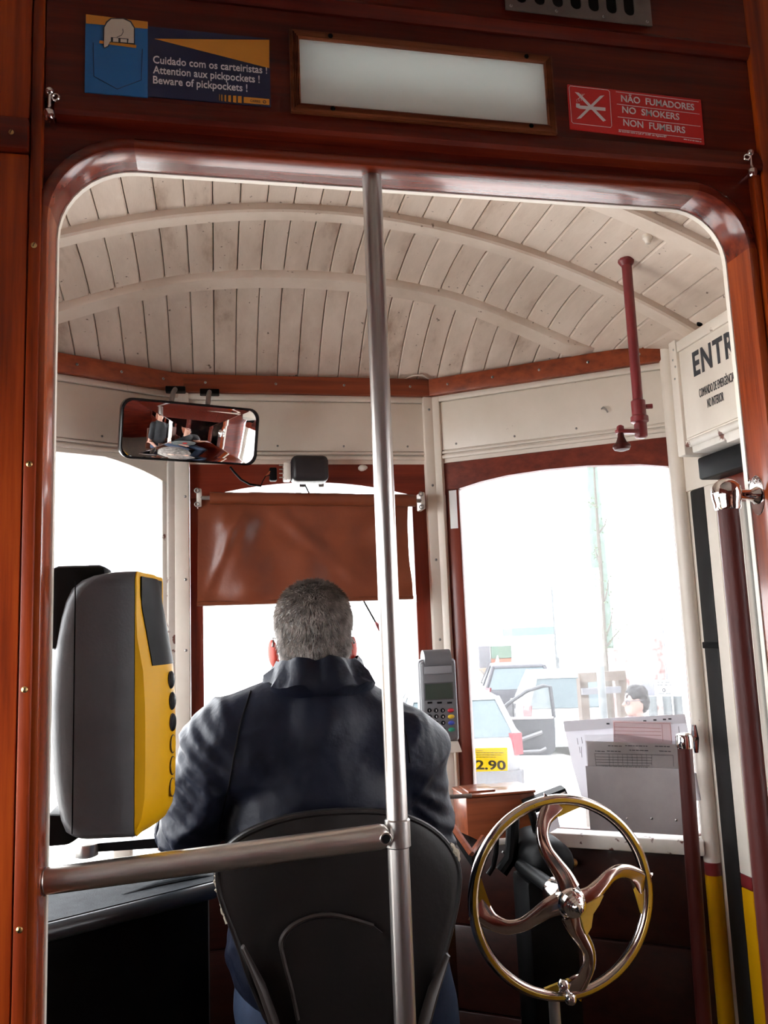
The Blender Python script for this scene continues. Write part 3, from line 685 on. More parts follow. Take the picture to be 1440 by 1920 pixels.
for i in range(6):
    z = (1.230,1.196,1.162,1.128,1.094,1.060)[i]; b = VW*.46; nrm = (va*1.0-vb*.04).normalized(); p = vp(fr_a(z,b),b,z)
    if i < 3: obj('button', MB().lathe([(.0135,-.002),(.0135,.003),(.011,.0045),(0,.005)], p, nrm, 20), MAT['black'], tv)
    else: obj('button', MB().lathe([(.0135,-.002),(.0135,.0015),(.0125,.0025),(0,.003)], p, nrm, 20), MAT['yellow'], tv)
    obj('button_ring', MB().torus(p+nrm*.0012, nrm, .0140, .0008, 20, 5), MAT['print'], tv)
obj('mount_bracket', MB().box(-.258,-.172,1.375,1.47,1.285,1.418,.012), MAT['black'], tv)
obj('mount_bracket', MB().hexa([V(q) for q in ((-.258,1.385,.992),(-.225,1.385,.992),(-.225,1.47,.992),(-.258,1.47,.992),(-.258,1.385,1.04),(-.165,1.385,1.03),(-.165,1.47,1.03),(-.258,1.47,1.04))], .006), MAT['black'], tv)

# ================================================================ MIRROR, BLIND, WIPER MOTOR
mc = V((-.063,2.25,1.846)); ma, me_ = math.radians(16.5), math.radians(-15.3)
mn = V((math.sin(ma)*math.cos(me_), -math.cos(ma)*math.cos(me_), math.sin(me_))); mx_ = V((math.cos(ma), math.sin(ma), 0)); my_ = mn.cross(mx_)
if my_.z < 0: my_ = -my_
HWm, HHm = .188, .080
def rrect(hw, hh, r, n=6):
    out = []
    for cx, cy, a0 in ((hw-r,hh-r,0),(-hw+r,hh-r,90),(-hw+r,-hh+r,180),(hw-r,-hh+r,270)):
        for i in range(n+1):
            a = math.radians(a0+90*i/n); out.append((cx+r*math.cos(a), cy+r*math.sin(a)))
    return out
mr = thing('rear_view_mirror', 'wide black-framed interior mirror reflecting the passenger saloon', 'mirror', mc)
def mp_(x, y, h): return mc+mx_*x+my_*y+mn*h
rings = []
for s_, h in ((.72,-.034),(.92,-.030),(1.0,-.020),(1.0,.004),(.985,.007),(.965,.007),(.962,.002)):
    rings.append([mp_(x-(1-s_)*x*0 if False else x*s_, y*(s_ if s_ < .95 else 1-(1-s_)*2.1), h) for x, y in rrect(HWm,HHm,.030)])
obj('housing', MB().loft(rings), MAT['blackgloss'], mr)
def mirror_mesh():
    mb = MB(); R_ = 1.0; out = rrect(HWm*.962, HHm*.92, .026)
    for f in (0,): pass
    rings = [[mp_(x*k, y*k, .0030+((HWm**2)-(x*k)**2-(y*k)**2)/(2*R_)) for x, y in out] for k in (1,.85,.7,.55,.4,.25,.1,.01)]
    mb.loft(rings); return mb
obj('mirror_glass', mirror_mesh(), MAT['mirror'], mr, smooth=80)
for x in (-.055, .045):
    p = mp_(x, HHm-.004, -.02); q = V((p.x+.005, 2.395-.02*(x < 0), 2.005))
    obj('bracket_arm', MB().tube([p, lerp(p,q,.5)+V((0,0,.01)), q], .007, 8), MAT['dullmetal'], mr)
    obj('clamp', MB().box(q.x-.028,q.x+.028,q.y-.012,q.y+.02,1.996,2.011,.003), MAT['black'], mr)

bl = thing('roller_blind', 'brown leathercloth blind drawn half down over the centre windscreen', 'blind', (.28,2.40,1.38))
ra, rb = V((-.050,2.392,1.690)), V((.608,2.392,1.676))
def cloth_y(u, v):
    x = u*2-1; w_ = .006*noise.noise(V((u*3.1,v*1.6,2.2)))+.004*noise.noise(V((u*7,v*3,5.1)))
    d0 = (u-.10)*1.0-(v-.0)*.12; ridge = math.exp(-((u-.25+v*.13)/.05)**2)*.013*min(1,v*5)*max(0,1-v*1.1)
    ridge += math.exp(-((u-.13+v*.02)/.035)**2)*.008*max(0,1-v*1.4)*min(1,v*6)
    ridge += math.exp(-((u-.30-v*.55)/.05)**2)*.007*max(0,1-v*.9)*min(1,v*5)+math.exp(-((u-.22+v*.20)/.022)**2)*.006*max(0,1-v*.8)*min(1,v*5)
    return (w_*3.2-ridge*2.2)*min(1, v*4)*min(1,(1-v)*6+.25)
xbl, xbr = aY(369,1100,2.395).x, aY(774,1100,2.395).x
xtl, xtr = aY(372,960,2.395).x, aY(767,960,2.395).x
zb = aY(600,1128,2.395).z
def clothf(u, v):
    bow = .020*math.sin(math.pi*min(1,v*1.05)) if True else 0
    xl = lerp(xtl,xbl,v); xr = lerp(xtr,xbr,v)-.006*math.sin(math.pi*v)
    z = lerp(1.688-.012*u, zb, v)
    return (lerp(xl,xr,u), 2.398+cloth_y(u,v), z)
obj('cloth', MB().surf(clothf, 70, 36, .0012), MAT['leather'], bl, smooth=60)
def rollr(u, k):
    th = 2*math.pi*k; r = .0175+.0012*noise.noise(V((u*9,math.cos(th),math.sin(th))))+(.0014 if .18 < u < 1 else 0)
    p = lerp(ra, rb, .05+.92*u); return p+V((0,-r*math.cos(th),r*math.sin(th)))
obj('roll', MB().loft([[rollr(i/30,k/18) for k in range(18)] for i in range(31)]), MAT['leather'], bl)
obj('core', MB().cyl(ra, rb, .006), MAT['dullmetal'], bl)
obj('hem_bar', MB().tube([(xbl,2.397,zb+.004),(lerp(xbl,xbr,.5),2.397,zb+.003),(xbr,2.397,zb+.004)], .0065, 8), MAT['leather'], bl)
for p, nx in ((ra,-1),(rb,1)):
    bk = obj('end_bracket', MB().box(p.x-.004,p.x+.010,2.386,2.44,p.z-.026,p.z+.026,.003), MAT['cream_worn'], bl)
    for dz in (-.02,.02): obj('ring', MB().torus((p.x-.003,2.384,p.z+dz), (0,1,0), .006, .0018, 14, 6), MAT['dullmetal'], bk)
obj('side_lath', MB().box(xbr+.012,xbr+.020,2.405,2.412,zb-.01,zb+.012), MAT['redwood_z'], bl)

wm = thing('wiper_motor', 'dark grey wiper motor box above the blind', 'motor', (.27,2.40,1.73))
p0, p1 = aY(546,852,2.365), aY(617,905,2.365)
obj('cover', MB().box(p0.x,p1.x,2.355,2.43,p1.z+.004,p0.z-.002,.016,3), MAT['motor'], wm)
p2 = aY(532,866,2.37); p3 = aY(544,899,2.37)
obj('connector_plate', MB().box(p2.x,p3.x+.004,2.372,2.42,p3.z,p2.z,.004), MAT['cream_worn'], wm)
for k in range(4): z = lerp(p3.z+.008,p2.z-.008,k/3); obj('pin', MB().cyl((p2.x-.013,2.38,z),(p2.x+.004,2.38,z),.0018,.0018,8), MAT['steel'], wm)
q = aY(513,890,2.375)
obj('plug', MB().box(q.x-.012,q.x+.010,2.372,2.395,q.z-.018,q.z+.022,.005), MAT['black'], wm)
for k, (mt, e) in enumerate((('wire_o',0),('wire_r',.004),('black',-.004))):
    if mt not in MAT: MAT[mt] = pm(mt, (.45,.12,.03) if mt == 'wire_o' else (.35,.03,.03), .5)
    pts = [aY(508,882+k*4,2.375), aY(498,893,2.37+e), aY(492,903,2.37+e), aY(489,912,2.38)]
    obj('wire', MB().tube(pts, .0016, 6), MAT[mt], wm)
cw = [aY(432,876,2.32), aY(440,886,2.34), aY(452,899,2.36), aY(468,908,2.37), aY(489,911,2.38)]
obj('cable', MB().tube(cw, .0032, 8), MAT['black'], wm)
for px, py in ((563,912),(598,912)): c = aY(px,py,2.50); obj('drive_arm', MB().box(c.x-.008,c.x+.008,2.44,2.56,c.z-.012,c.z+.03), MAT['dullmetal'], wm)
c = aY(678,880,2.445); one('spigot', MB().lathe([(.004,-.014),(.009,-.008),(.010,.0),(.007,.009),(.003,.014)], c+V((0,-.022,0)), (1,0,.15), 14), MAT['cream_worn'], 'small pale spigot on the windscreen header beside the pole', 'fitting')
wpv = thing('wiper', 'windscreen wiper hanging outside the centre windscreen', 'wiper', aY(700,1150,2.52))
obj('shaft', MB().cyl((.268,2.47,1.765),(.268,2.56,1.765),.012), MAT['dullmetal'], wpv)
obj('arm', MB().tube([(.268,2.545,1.765), aY(682,1127,2.54), aY(706,1170,2.53)], .003, 6), MAT['black'], wpv)
obj('tip', MB().tube([aY(704,1166,2.53), aY(708,1172,2.53), aY(711,1184,2.53)], [.003,.007,.001], 8), MAT['redpaint'], wpv)

# small things on the roof
def roofp(px, py, d=0.0):
    r = ray(px, py); lo, hi = .5, 3.2
    for _ in range(50):
        m_ = (lo+hi)/2; p = CAM+r*m_
        if p.y < 1.3 or p.z < zroof(p.x, min(p.y,front(p.x))) : lo = m_
        else: hi = m_
    return CAM+r*(lo-d)
one('ceiling_cable', MB().tube([roofp(x,y,.012) for x, y in ((742,722),(757,712),(775,704),(792,703),(804,711),(812,722))], .0028, 6), MAT['cream'], 'thin cable looped across the boards above the cornice rail', 'cable')
c = roofp(1214,444); one('ceiling_boss', MB().lathe([(.012,.004),(.012,-.004),(.008,-.008),(.006,-.016),(0,-.018)], c, (0,0,1), 14), MAT['cream'], 'small cream painted boss on the roof boards near the red pipe', 'fitting')
c = roofp(1312,607); one('ceiling_bolt', MB().lathe([(.007,.004),(.007,-.003),(.004,-.006),(0,-.007)], c, (0,0,1), 12), MAT['black'], 'dark bolt head in the roof boards above the lettered box', 'bolt')

# red emergency pipe
pc = roofp(1174,488); X, Y = pc.x, pc.y
zt = pc.z+.004; z1 = aY(1180,752,Y).z; z2 = aY(1180,778,Y).z; z3 = aY(1182,822,Y).z
rp = thing('red_pipe', 'dark red pipe with a valve knob hanging from the roof boards', 'pipe', (X,Y,z3))
obj('pipe', MB().cyl((X,Y,z2),(X,Y,zt),.0118,.0118,18), MAT['redpaint'], rp)
obj('flange', MB().lathe([(.019,0),(.020,-.006),(.013,-.016)], (X,Y,zt-.002), (0,0,1), 10), MAT['redpaint'], rp)
obj('collar', MB().lathe([(.012,.004),(.0165,0),(.0165,-.034),(.0205,-.038),(.0205,-.050),(.014,-.054)], (X,Y,z1), (0,0,1), 20), MAT['redpaint'], rp)
obj('set_screw', MB().cyl((X+.014,Y-.004,z1-.014),(X+.030,Y-.010,z1-.014),.006,.006,8), MAT['redpaint'], rp)
obj('valve_body', MB().box(X-.012,X+.014,Y-.012,Y+.012,z3,z2+.01,.007,3), MAT['redpaint'], rp)
kx = aY(1166,840,Y-.005); kx = V((kx.x,Y-.005,kx.z))
obj('side_arm', MB().box(kx.x-.010,X-.008,Y-.012,Y+.004,z3+.010,z3+.020,.002), MAT['redpaint'], rp)
obj('nut', MB().lathe([(.008,0),(.008,.007),(.004,.010)], (kx.x,kx.y,z3+.020), (0,0,1), 6), MAT['redpaint'], rp)
obj('spindle', MB().cyl((kx.x,kx.y,z3-.012),(kx.x,kx.y,z3+.012),.0042), MAT['brass'], rp)
obj('knob', MB().lathe([(.0065,.036),(.0075,.024),(.012,.012),(.0195,.006),(.0205,0),(.017,-.006),(.008,-.009),(0,-.009)], (kx.x,kx.y,kx.z+.002), (0,0,1), 22), MAT['handred'], rp)
# ================================================================ DASHBOARD SIDE
# card terminal on its stand
ct = thing('card_terminal', 'grey card payment terminal with printer on the post beside the driver', 'terminal', (.61,2.33,.95))
YT = 2.30
def T(px, py, y=YT): return aY(px, py, y)
tl, trr, brr, bll = T(788,1240), T(855,1240), T(862,1388), T(793,1388)
w2 = (trr.x-tl.x)/2; cx = (tl.x+trr.x)/2; zt_, zb_ = tl.z, brr.z
MAT['termgrey'] = pm('termgrey', (.12,.12,.13), .45, 0, (.15,.15,.16), 5); MAT['termlight'] = pm('termlight', (.24,.24,.26), .4)
obj('body', MB().box(cx-w2,cx+w2,YT,YT+.045,zb_,zt_,.010,3), MAT['termgrey'], ct)
obj('side_trim', MB().box(cx-w2-.003,cx+w2+.003,YT+.010,YT+.050,zb_-.004,zt_+.004,.010,3), MAT['termlight'], ct)
a, b = T(794,1222), T(848,1252)
obj('paper_cover', MB().tube([(a.x+.002,YT+.022,lerp(a.z,b.z,.5)),(b.x-.002,YT+.022,lerp(a.z,b.z,.5))], [.028,.028], 24), MAT['termgrey'], ct)
a, b = T(795,1250), T(847,1262)
obj('printer_slot', MB().box(a.x,b.x,YT-.004,YT+.01,b.z,a.z,.002), MAT['termlight'], ct)
a, b = T(797,1283), T(849,1309)
obj('screen_frame', MB().box(a.x-.003,b.x+.003,YT-.001,YT+.003,b.z-.003,a.z+.003,.001), MAT['charcoal'], ct)
MAT['lcd'] = pm('lcd', (.035,.05,.04), .25); obj('screen', MB().box(a.x,b.x,YT-.0018,YT+.001,b.z,a.z), MAT['lcd'], ct)
for x in (806,824,843): a = T(x,1317.5); obj('soft_key', MB().box(a.x-.007,a.x+.007,YT-.002,YT+.002,a.z-.0025,a.z+.0025,.001), MAT['black'], ct)
for k, c_ in (('key_red',(.40,.012,.03)),('key_yellow',(.62,.40,.02)),('key_blue',(.04,.06,.35)),('key_green',(.02,.25,.16))): MAT[k] = pm(k, c_, .4)
kz = 0
for r in range(4):
    for cI in range(4):
        a = T((805,817.6,830,845.5)[cI]+r*.5, (1332,1343.6,1355.4,1368)[r])
        wd = .0105 if cI == 3 else .0068
        k = obj('key', MB().sphere((a.x,YT+.001,a.z), 1, (wd,.0048,.0062), 14, 8), MAT[('key_red','key_yellow','key_blue','key_green')[r] if cI == 3 else 'black'], ct)
        if cI < 3 and r < 3 or (r == 3 and cI == 1):
            n_ = str(r*3+cI+1) if r < 3 else '0'
            text(n_, .0075, (a.x-.0022,YT-.0042,a.z-.0026), (1,0,0), (0,0,1), MAT['signwhite'], k, 'numeral')
cs_ = thing('terminal_stand', 'cream metal stand with a socket plate under the card terminal', 'stand', (.64,2.36,.73))
a, b = T(826,1394,2.31), T(864,1410,2.31)
obj('bracket', MB().hexa([V(q) for q in ((a.x-.02,2.305,b.z),(b.x+.003,2.305,b.z),(b.x+.003,2.38,b.z),(a.x-.02,2.38,b.z),(a.x-.012,2.31,a.z+.004),(b.x-.006,2.31,a.z+.004),(b.x-.006,2.38,a.z+.004),(a.x-.012,2.38,a.z+.004))], .002), MAT['cream'], cs_)
a, b = T(828,1408,2.33), T(857,1545,2.33)
obj('column', MB().box(a.x-.012,b.x,2.325,2.39,.735,a.z,.004), MAT['cream'], cs_)
obj('socket_plate', MB().box(a.x+.001,a.x+.025,2.3235,2.326,.945,.972,.001), MAT['white'], cs_)
for dx, dz in ((.008,.012),(.020,.007),(.020,.018)): obj('hole', MB().cyl((a.x+dx,2.322,.945+dz),(a.x+dx,2.3245,.945+dz),.0016,.0016,8), MAT['black'], cs_)

# wooden box
wb = thing('wooden_box', 'reddish wooden box with a pale lid rim on the dashboard beside the terminal stand', 'box', (.72,2.2,.74))
obj('body', MB().box(.632,.822,2.16,2.285,.742,.852,.003), MAT['box_wood'], wb)
obj('base_moulding', MB().box(.624,.830,2.150,2.292,.730,.745,.004), MAT['cream_worn'], wb)
obj('rim', MB().box(.629,.825,2.157,2.288,.852,.860,.003), MAT['box_wood'], wb)
obj('inner_lid', MB().box(.645,.72,2.18,2.27,.860,.865,.001), MAT['box_wood'], wb)
obj('rod', MB().tube([(.585,2.165,.858),(.645,2.150,.860)], .0055, 10), MAT['steel'], wb)
tr = thing('coin_tray', 'black tray with a wooden edge under the wooden box', 'tray', (.60,2.05,.68))
a, b, c = aY(846,1545,2.05), aY(884,1600,2.0), aY(846,1600,2.0)
obj('edge', MB().tube([a, b], .008, 6), MAT['box_wood'], tr); obj('edge', MB().tube([b, aY(905,1570,2.1)], .007, 6), MAT['box_wood'], tr)
obj('well', MB().prism([a+V((0,0,-.01)), b+V((0,0,-.012)), aY(905,1572,2.1)+V((0,0,-.01)), aY(880,1560,2.12)+V((0,0,-.01))], (0,.002,-.02)), MAT['black'], tr)
# black folder leaning on the sill
q = [aY(985,1507,2.12), aY(1060,1478,2.16), aY(1070,1500,2.14), aY(995,1528,2.10)]
fo = thing('document_folder', 'black folder tilted on the sill behind the brake wheel', 'folder', q[3])
obj('cover', MB().prism([V(p) for p in q], (.0,.03,.004)), MAT['black'], fo)
nf = (q[1]-q[0]).cross(q[3]-q[0]).normalized(); nf = nf if nf.y < 0 else -nf
scribble(aY(1043,1495,2.145)+nf*.004, aY(1060,1488,2.150)+nf*.004, .005, 'signwhite', fo, nf)
one('pale_card', MB().prism([aY(1000,1530,2.16), aY(1042,1512,2.17), aY(1050,1550,2.15), aY(1012,1572,2.14)], (0,.002,0)), MAT['paper'], 'pale card seen through the top of the brake wheel', 'card')

# paper holder and papers (parallel to the right window)
def fr(px, py, d): a_, z_ = FR.px(px, py, d); return FR.P(a_, z_, d)
def sheet(name, pts, d, mat, label, cat, th=.0006, curl=None):
    return one(name, MB().prism([fr(x,y,d) for x, y in pts], FR.n*th), MAT[mat], label, cat)
ph = thing('document_holder', 'grey metal plate holding papers against the right window', 'holder', fr(1190,1562,.06))
obj('plate', MB().prism([fr(x,y,.066) for x, y in ((1098,1436),(1276,1441),(1284,1566),(1107,1556))], FR.n*.0015), MAT['greyplate'], ph)
for x, y in ((1176,1535),(1222,1535),(1268,1538)): screw(fr(x,y,.068), FR.n, .0032, ph, 'steel')
ws = thing('white_sheet', 'large white paper sheet behind the document holder', 'paper', fr(1190,1500,.03))
obj('sheet', MB().prism([fr(x,y,.030) for x, y in ((1056,1352),(1150,1346),(1284,1339),(1296,1400),(1300,1500),(1092,1500),(1072,1430))], FR.n*.0008), MAT['paper'], ws)
obj('folded_top', MB().prism([fr(1056,1352,.031), fr(1284,1339,.031), fr(1286,1356,.044), fr(1059,1372,.044)], FR.n*.0006), MAT['paper'], ws)
for x, y in ((1140,1352),(1209,1347),(1228,1345),(1246,1344),(1256,1343)): a = fr(x,y+5,.046); obj('print_mark', MB().obox(a, FR.t, (0,0,1), FR.n, .004, .002, .0004), MAT['print'], ws)
for x0_, y0_, x1_, y1_ in ((1082,1384,1084,1396),(1090,1382,1092,1394),(1086,1400,1088,1412),(1098,1436,1099,1446),(1090,1400,1091,1420),(1272,1362,1274,1378)): obj('print_mark', MB().tube([fr(x0_,y0_,.0325), fr(x1_,y1_,.0325)], .0006, 4), MAT['print'], ws)
fm = thing('lined_form', 'pinkish lined form clipped behind the clear sleeve', 'paper', fr(1200,1400,.05))
MAT['pinkpaper'] = pm('pinkpaper', (.80,.66,.67), .7, trans=.45)
obj('sheet', MB().prism([fr(x,y,.048) for x, y in ((1149,1351),(1258,1354),(1262,1420),(1152,1420))], FR.n*.0006), MAT['pinkpaper'], fm)
for pts in (((1151,1354),(1256,1357)),((1152,1363),(1240,1366)),((1152,1370),(1240,1372)),((1153,1377),(1240,1379)),((1241,1358),(1243,1390)),((1256,1357),(1260,1392)),((1151,1354),(1153,1382))): obj('rule', MB().tube([fr(x,y,.0492) for x, y in pts], .0005, 4), MAT['printred'], fm)
cl = thing('clear_sleeve', 'clear plastic sleeve with a printed timetable above the grey holder plate', 'document', fr(1190,1450,.055))
MAT['greypaper'] = pm('greypaper', (.80,.74,.72), .6, trans=.38)
obj('sheet', MB().prism([fr(x,y,.056) for x, y in ((1099,1389),(1271,1396),(1275,1450),(1103,1446))], FR.n*.0006), MAT['greypaper'], cl)
obj('sleeve', MB().prism([fr(x,y,.060) for x, y in ((1096,1378),(1160,1376),(1255,1388),(1274,1391),(1277,1455),(1102,1450))], FR.n*.0006), MAT['plastic_clear'], cl)
dl_ = .0573
for pts in (((1115,1413),(1262,1416)),((1115,1413),(1118,1436)),((1262,1416),(1263,1437)),((1142,1414),(1143,1436)),((1117,1419),(1222,1421)),((1117,1424),(1222,1426)),((1118,1429),(1222,1431)),((1222,1415),(1222,1435)),((1118,1435),(1218,1436))): obj('rule', MB().tube([fr(x,y,dl_) for x, y in pts], .0005, 4), MAT['print'], cl)
for x in range(1149,1220,9): obj('rule', MB().tube([fr(x,1415,dl_), fr(x+1,1435,dl_)], .00035, 4), MAT['print'], cl)
for a_, b_ in (((1140,1399),(1166,1400)),((1180,1407.5),(1216,1408.5)),((1172,1399),(1214,1400)),((1116,1409),(1134,1410)),((1228,1400),(1256,1401)),((1138,1409),(1164,1410)),((1236,1409),(1258,1410)),((1130,1438),(1215,1440))):
    scribble(fr(*a_,dl_), fr(*b_,dl_), .0026, 'print', cl, FR.n)

# price sticker on the right window
ps = thing('price_sticker', 'yellow fare sticker reading 2.90 on the lower left of the right window', 'sticker', FR.P(.133,.88,-.014))
obj('sticker', MB().prism([fr(x,y,-.0165) for x, y in ((891,1403),(951,1402),(952,1445),(893,1447))], FR.n*.0006), MAT['stickeryellow'], ps)
fit('2.90', fr(892.5,1442,-.0155), fr(949,1443,-.0155), .036, MAT['print'], ps, FR.n, .0010)
for i in range(4): scribble(fr(893,1408.5+i*4,-.0155), fr((905,944,940,930)[i],1408.5+i*4,-.0155), .0030, 'print', ps, FR.n)
one('plastic_bag', MB().surf(lambda u, v: fr(lerp(888,966+4*v,u), lerp(1404,1481,v), .012+.012*math.sin(u*3.1)), 8, 8, .0004), MAT['plastic_clear'], 'clear plastic pocket hanging at the corner of the right window', 'pocket')

# chrome capped post by the document holder
c = aY(1283,1388,1.86)
cp = thing('grab_post', 'dark red grab post with a chrome cap in front of the document holder', 'post', (c.x-.008,1.86,0))
obj('pole', MB().tube([(c.x,1.86,c.z-.012),(c.x-.01,1.86,.5),(c.x-.018,1.86,0)], .0175, 18), MAT['handred'], cp)
obj('cap', MB().lathe([(.0190,-.018),(.0205,-.014),(.0205,.008),(.018,.014),(.010,.017),(0,.0175)], (c.x,1.86,c.z), (0,0,1), 22), MAT['chrome'], cp)
e = aY(1303,1385,2.0)
obj('arm', MB().tube([(c.x,1.86,c.z), lerp(c,e,.5), e], .007, 10), MAT['chrome'], cp)
obj('wall_plate', MB().tube([e+V((0,0,.035)), e, e+V((0,0,-.035))], [.006,.011,.006], 10), MAT['chrome'], cp)
one('paper_roll', MB().cyl(aY(1300,1450,1.98), aY(1309,1500,1.98), .007), MAT['paper'], 'rolled white paper standing behind the chrome capped post', 'paper')

# ================================================================ HAND BRAKE
HC = V((.713,1.75,.722)); RW = .197
def hp(r, deg, dy=0): a = math.radians(deg); return HC+V((r*math.cos(a), dy, r*math.sin(a)))
hb = thing('hand_brake', 'chrome and yellow hand brake wheel with four curved spokes', 'wheel', (HC.x,1.8,0))
obj('rim', MB().torus(HC, (0,1,0), RW, .0118, 80, 14), MAT['wheelchrome'], hb)
prof = [(-.0090,-.0060),(-.0020,-.0122),(.0040,-.0118),(.0050,-.0095),(-.0080,-.003)]
obj('yellow_inlay', MB().loft([[HC+V(((RW+o)*math.cos(t),y,(RW+o)*math.sin(t))) for o, y in prof] for t in [2*math.pi*i/80 for i in range(81)]], cap=False), MAT['wheelyellow'], hb)
spk = [(.026,4,.024,.009),(.05,13,.020,.009),(.08,21,.0165,.008),(.11,24,.0145,.0075),(.14,21,.0145,.007),(.165,14,.017,.0065),(.182,7,.024,.006),(.192,4,.032,.0055)]
for base in (87,-3,-93,177):
    cen = [(hp(r, base+th, -.045*(1-(r/.195)**1.6)), wd, tk) for r, th, wd, tk in spk]
    fine = []
    for i in range(len(cen)-1):
        for k in range(4):
            t = k/4; p0_ = cen[max(i-1,0)][0]; p1_, p2_ = cen[i][0], cen[i+1][0]; p3_ = cen[min(i+2,len(cen)-1)][0]
            q_ = .5*((2*p1_)+(p2_-p0_)*t+(2*p0_-5*p1_+4*p2_-p3_)*t*t+(3*p1_-p0_-3*p2_+p3_)*t**3)
            fine.append((q_, lerp(cen[i][1],cen[i+1][1],t), lerp(cen[i][2],cen[i+1][2],t)))
    fine.append(cen[-1]); rings = []
    for i, (p_, wd, tk) in enumerate(fine):
        tg = (fine[min(i+1,len(fine)-1)][0]-fine[max(i-1,0)][0]).normalized(); sd = tg.cross(V((0,1,0))).normalized(); up = sd.cross(tg)
        rings.append([p_+sd*wd*math.cos(2*math.pi*k/14)+up*tk*math.sin(2*math.pi*k/14)*(1 if abs(math.sin(2*math.pi*k/14)) < .8 else .85) for k in range(14)])
    sp_ = obj('spoke', MB().loft(rings), MAT['wheelchrome'], hb)
    out = [hp(.1905,base+14-30*i/8,-.004) for i in range(9)]+[hp(.176,base-8,-.006),hp(.163,base+3,-.010),hp(.168,base+9,-.008),hp(.180,base+11,-.006)]
    obj('yellow_web', MB().prism(out, (0,.008,0)), MAT['wheelyellow'], sp_)
    if base == -3:
        out = [hp(.028,-12,-.052),hp(.055,2,-.050),hp(.074,5,-.046),hp(.064,-10,-.045),hp(.055,-30,-.046),hp(.068,-52,-.045),hp(.074,-66,-.046),hp(.055,-66,-.050),hp(.028,-56,-.052)]
        obj('yellow_web', MB().prism(out, (0,.010,0)), MAT['wheelyellow'], sp_)
hub = obj('hub', MB().lathe([(0,.02),(.036,.02),(.038,.0),(.036,-.030),(.032,-.046),(.030,-.052),(.026,-.056),(.0245,-.066),(.018,-.070)], HC, (0,1,0), 30), MAT['chrome'], hb)
obj('cap_nut', MB().lathe([(.020,-.066),(.020,-.072),(.017,-.074),(.017,-.078),(.014,-.080),(.014,-.084),(.010,-.087),(.009,-.092),(.005,-.097),(0,-.098)], HC, (0,1,0), 24), MAT['chrome'], hub)
obj('shaft', MB().cyl(HC, HC+V((0,.24,0)), .017), MAT['black'], hb)
gh = obj('gear_housing', MB().lathe([(.028,.11),(.044,.12),(.054,.14),(.058,.20),(.058,.28)], HC+V((.055,.04,.012)), (0,1,0), 28), MAT['black'], hb)
obj('pedestal', MB().box(HC.x-.01,HC.x+.11,1.93,2.04,0,.70,.01), MAT['black'], hb)
a, b = aY(1057,1848,1.735), aY(1070,1873,1.715)
lk = thing('brake_lock', 'small chrome ball-ended lock lever at the bottom of the brake wheel', 'lever', (a.x,1.76,0))
obj('upper_ball', MB().lathe([(0,.013),(.008,.011),(.0125,.004),(.013,-.002),(.010,-.010),(0,-.012)], a, (.2,.3,1), 18), MAT['chrome'], lk)
obj('lower_ball', MB().sphere(b, .0125), MAT['chrome'], lk); obj('link', MB().cyl(a,b,.006), MAT['chrome'], lk)
obj('stand', MB().cyl((a.x-.008,1.775,0),(a.x-.008,1.775,a.z-.03),.012), MAT['dullmetal'], lk)
obj('hook', MB().cyl((a.x-.008,1.775,a.z-.032),a,.005), MAT['chrome'], lk)
# switches on the dark board under the sill
for px, py, lab, mt in ((970,1617,'small chrome knob on the dark board left of the gear housing','chrome'),(1077,1615,'small bronze knob on the dark board right of the gear housing','brass')):
    a_, z_ = FR.px(px, py, .016); p = FR.P(a_, z_, .016)
    one('dash_knob', MB().lathe([(.006,0),(.006,.006),(.011,.010),(.011,.016),(.006,.021),(0,.022)], p, FR.n, 16), MAT[mt], lab, 'knob')
tb = thing('valve_pipes', 'dark vertical pipes and bracket behind the brake wheel top left', 'pipe', aY(930,1640,2.0))
for pts, r in ((((932,1560),(930,1600),(925,1625),(915,1640)),.006),(((962,1535),(960,1580),(957,1610),(940,1635)),.016),(((995,1515),(1003,1545),(1010,1575)),.010)):
    obj('pipe', MB().tube([aY(x,y,2.02) for x, y in pts], r, 10), MAT['black'], tb)
obj('bracket', MB().tube([aY(x,y,2.03) for x, y in ((942,1597),(950,1605),(1000,1610))], .003, 6), MAT['dullmetal'], tb)

# ================================================================ LEFT CONSOLE
MAT['edgeroll'] = pm('edgeroll', (.03,.034,.04), .28, 0, spec=.8)
co_ = thing('driver_console', 'grey topped console with a rounded black front edge at the driver left', 'console', (-.3,1.95,0))
ol = [(-.745,1.447),(-.013,1.834),(-.013,2.08),(-.30,2.03),(-.60,1.98),(-.745,1.96)]
obj('body', MB().prism([V((max(-.74,x-.012),min(y+.03,2.06),0.01)) for i, (x, y) in enumerate(ol)], (0,0,.755)), MAT['black'], co_)
obj('top', MB().prism([V((x,y,.768)) for x, y in ol], (0,0,.030)), MAT['counter'], co_)
obj('edge_roll', MB().tube([(-.745,1.447,.780),(-.30,1.682,.780),(-.013,1.834,.780)], .0165, 16), MAT['edgeroll'], co_)
obj('mat_wrinkle', MB().tube([(-.19,1.80,.797),(-.13,1.84,.800),(-.06,1.865,.801),(-.015,1.875,.797)], [.004,.011,.011,.005], 10, flat=.5), MAT['counter'], co_)
lv = thing('controller_handle', 'black controller lever with a grey steel knob in the driver left hand', 'lever', (-.12,1.95,.80))
k0 = aY(162,1592,1.90)
obj('knob', MB().lathe([(.016,-.016),(.024,-.013),(.025,0),(.024,.011),(.015,.015),(0,.016)], k0, (0,0,1), 20), MAT['steel_h'], lv)
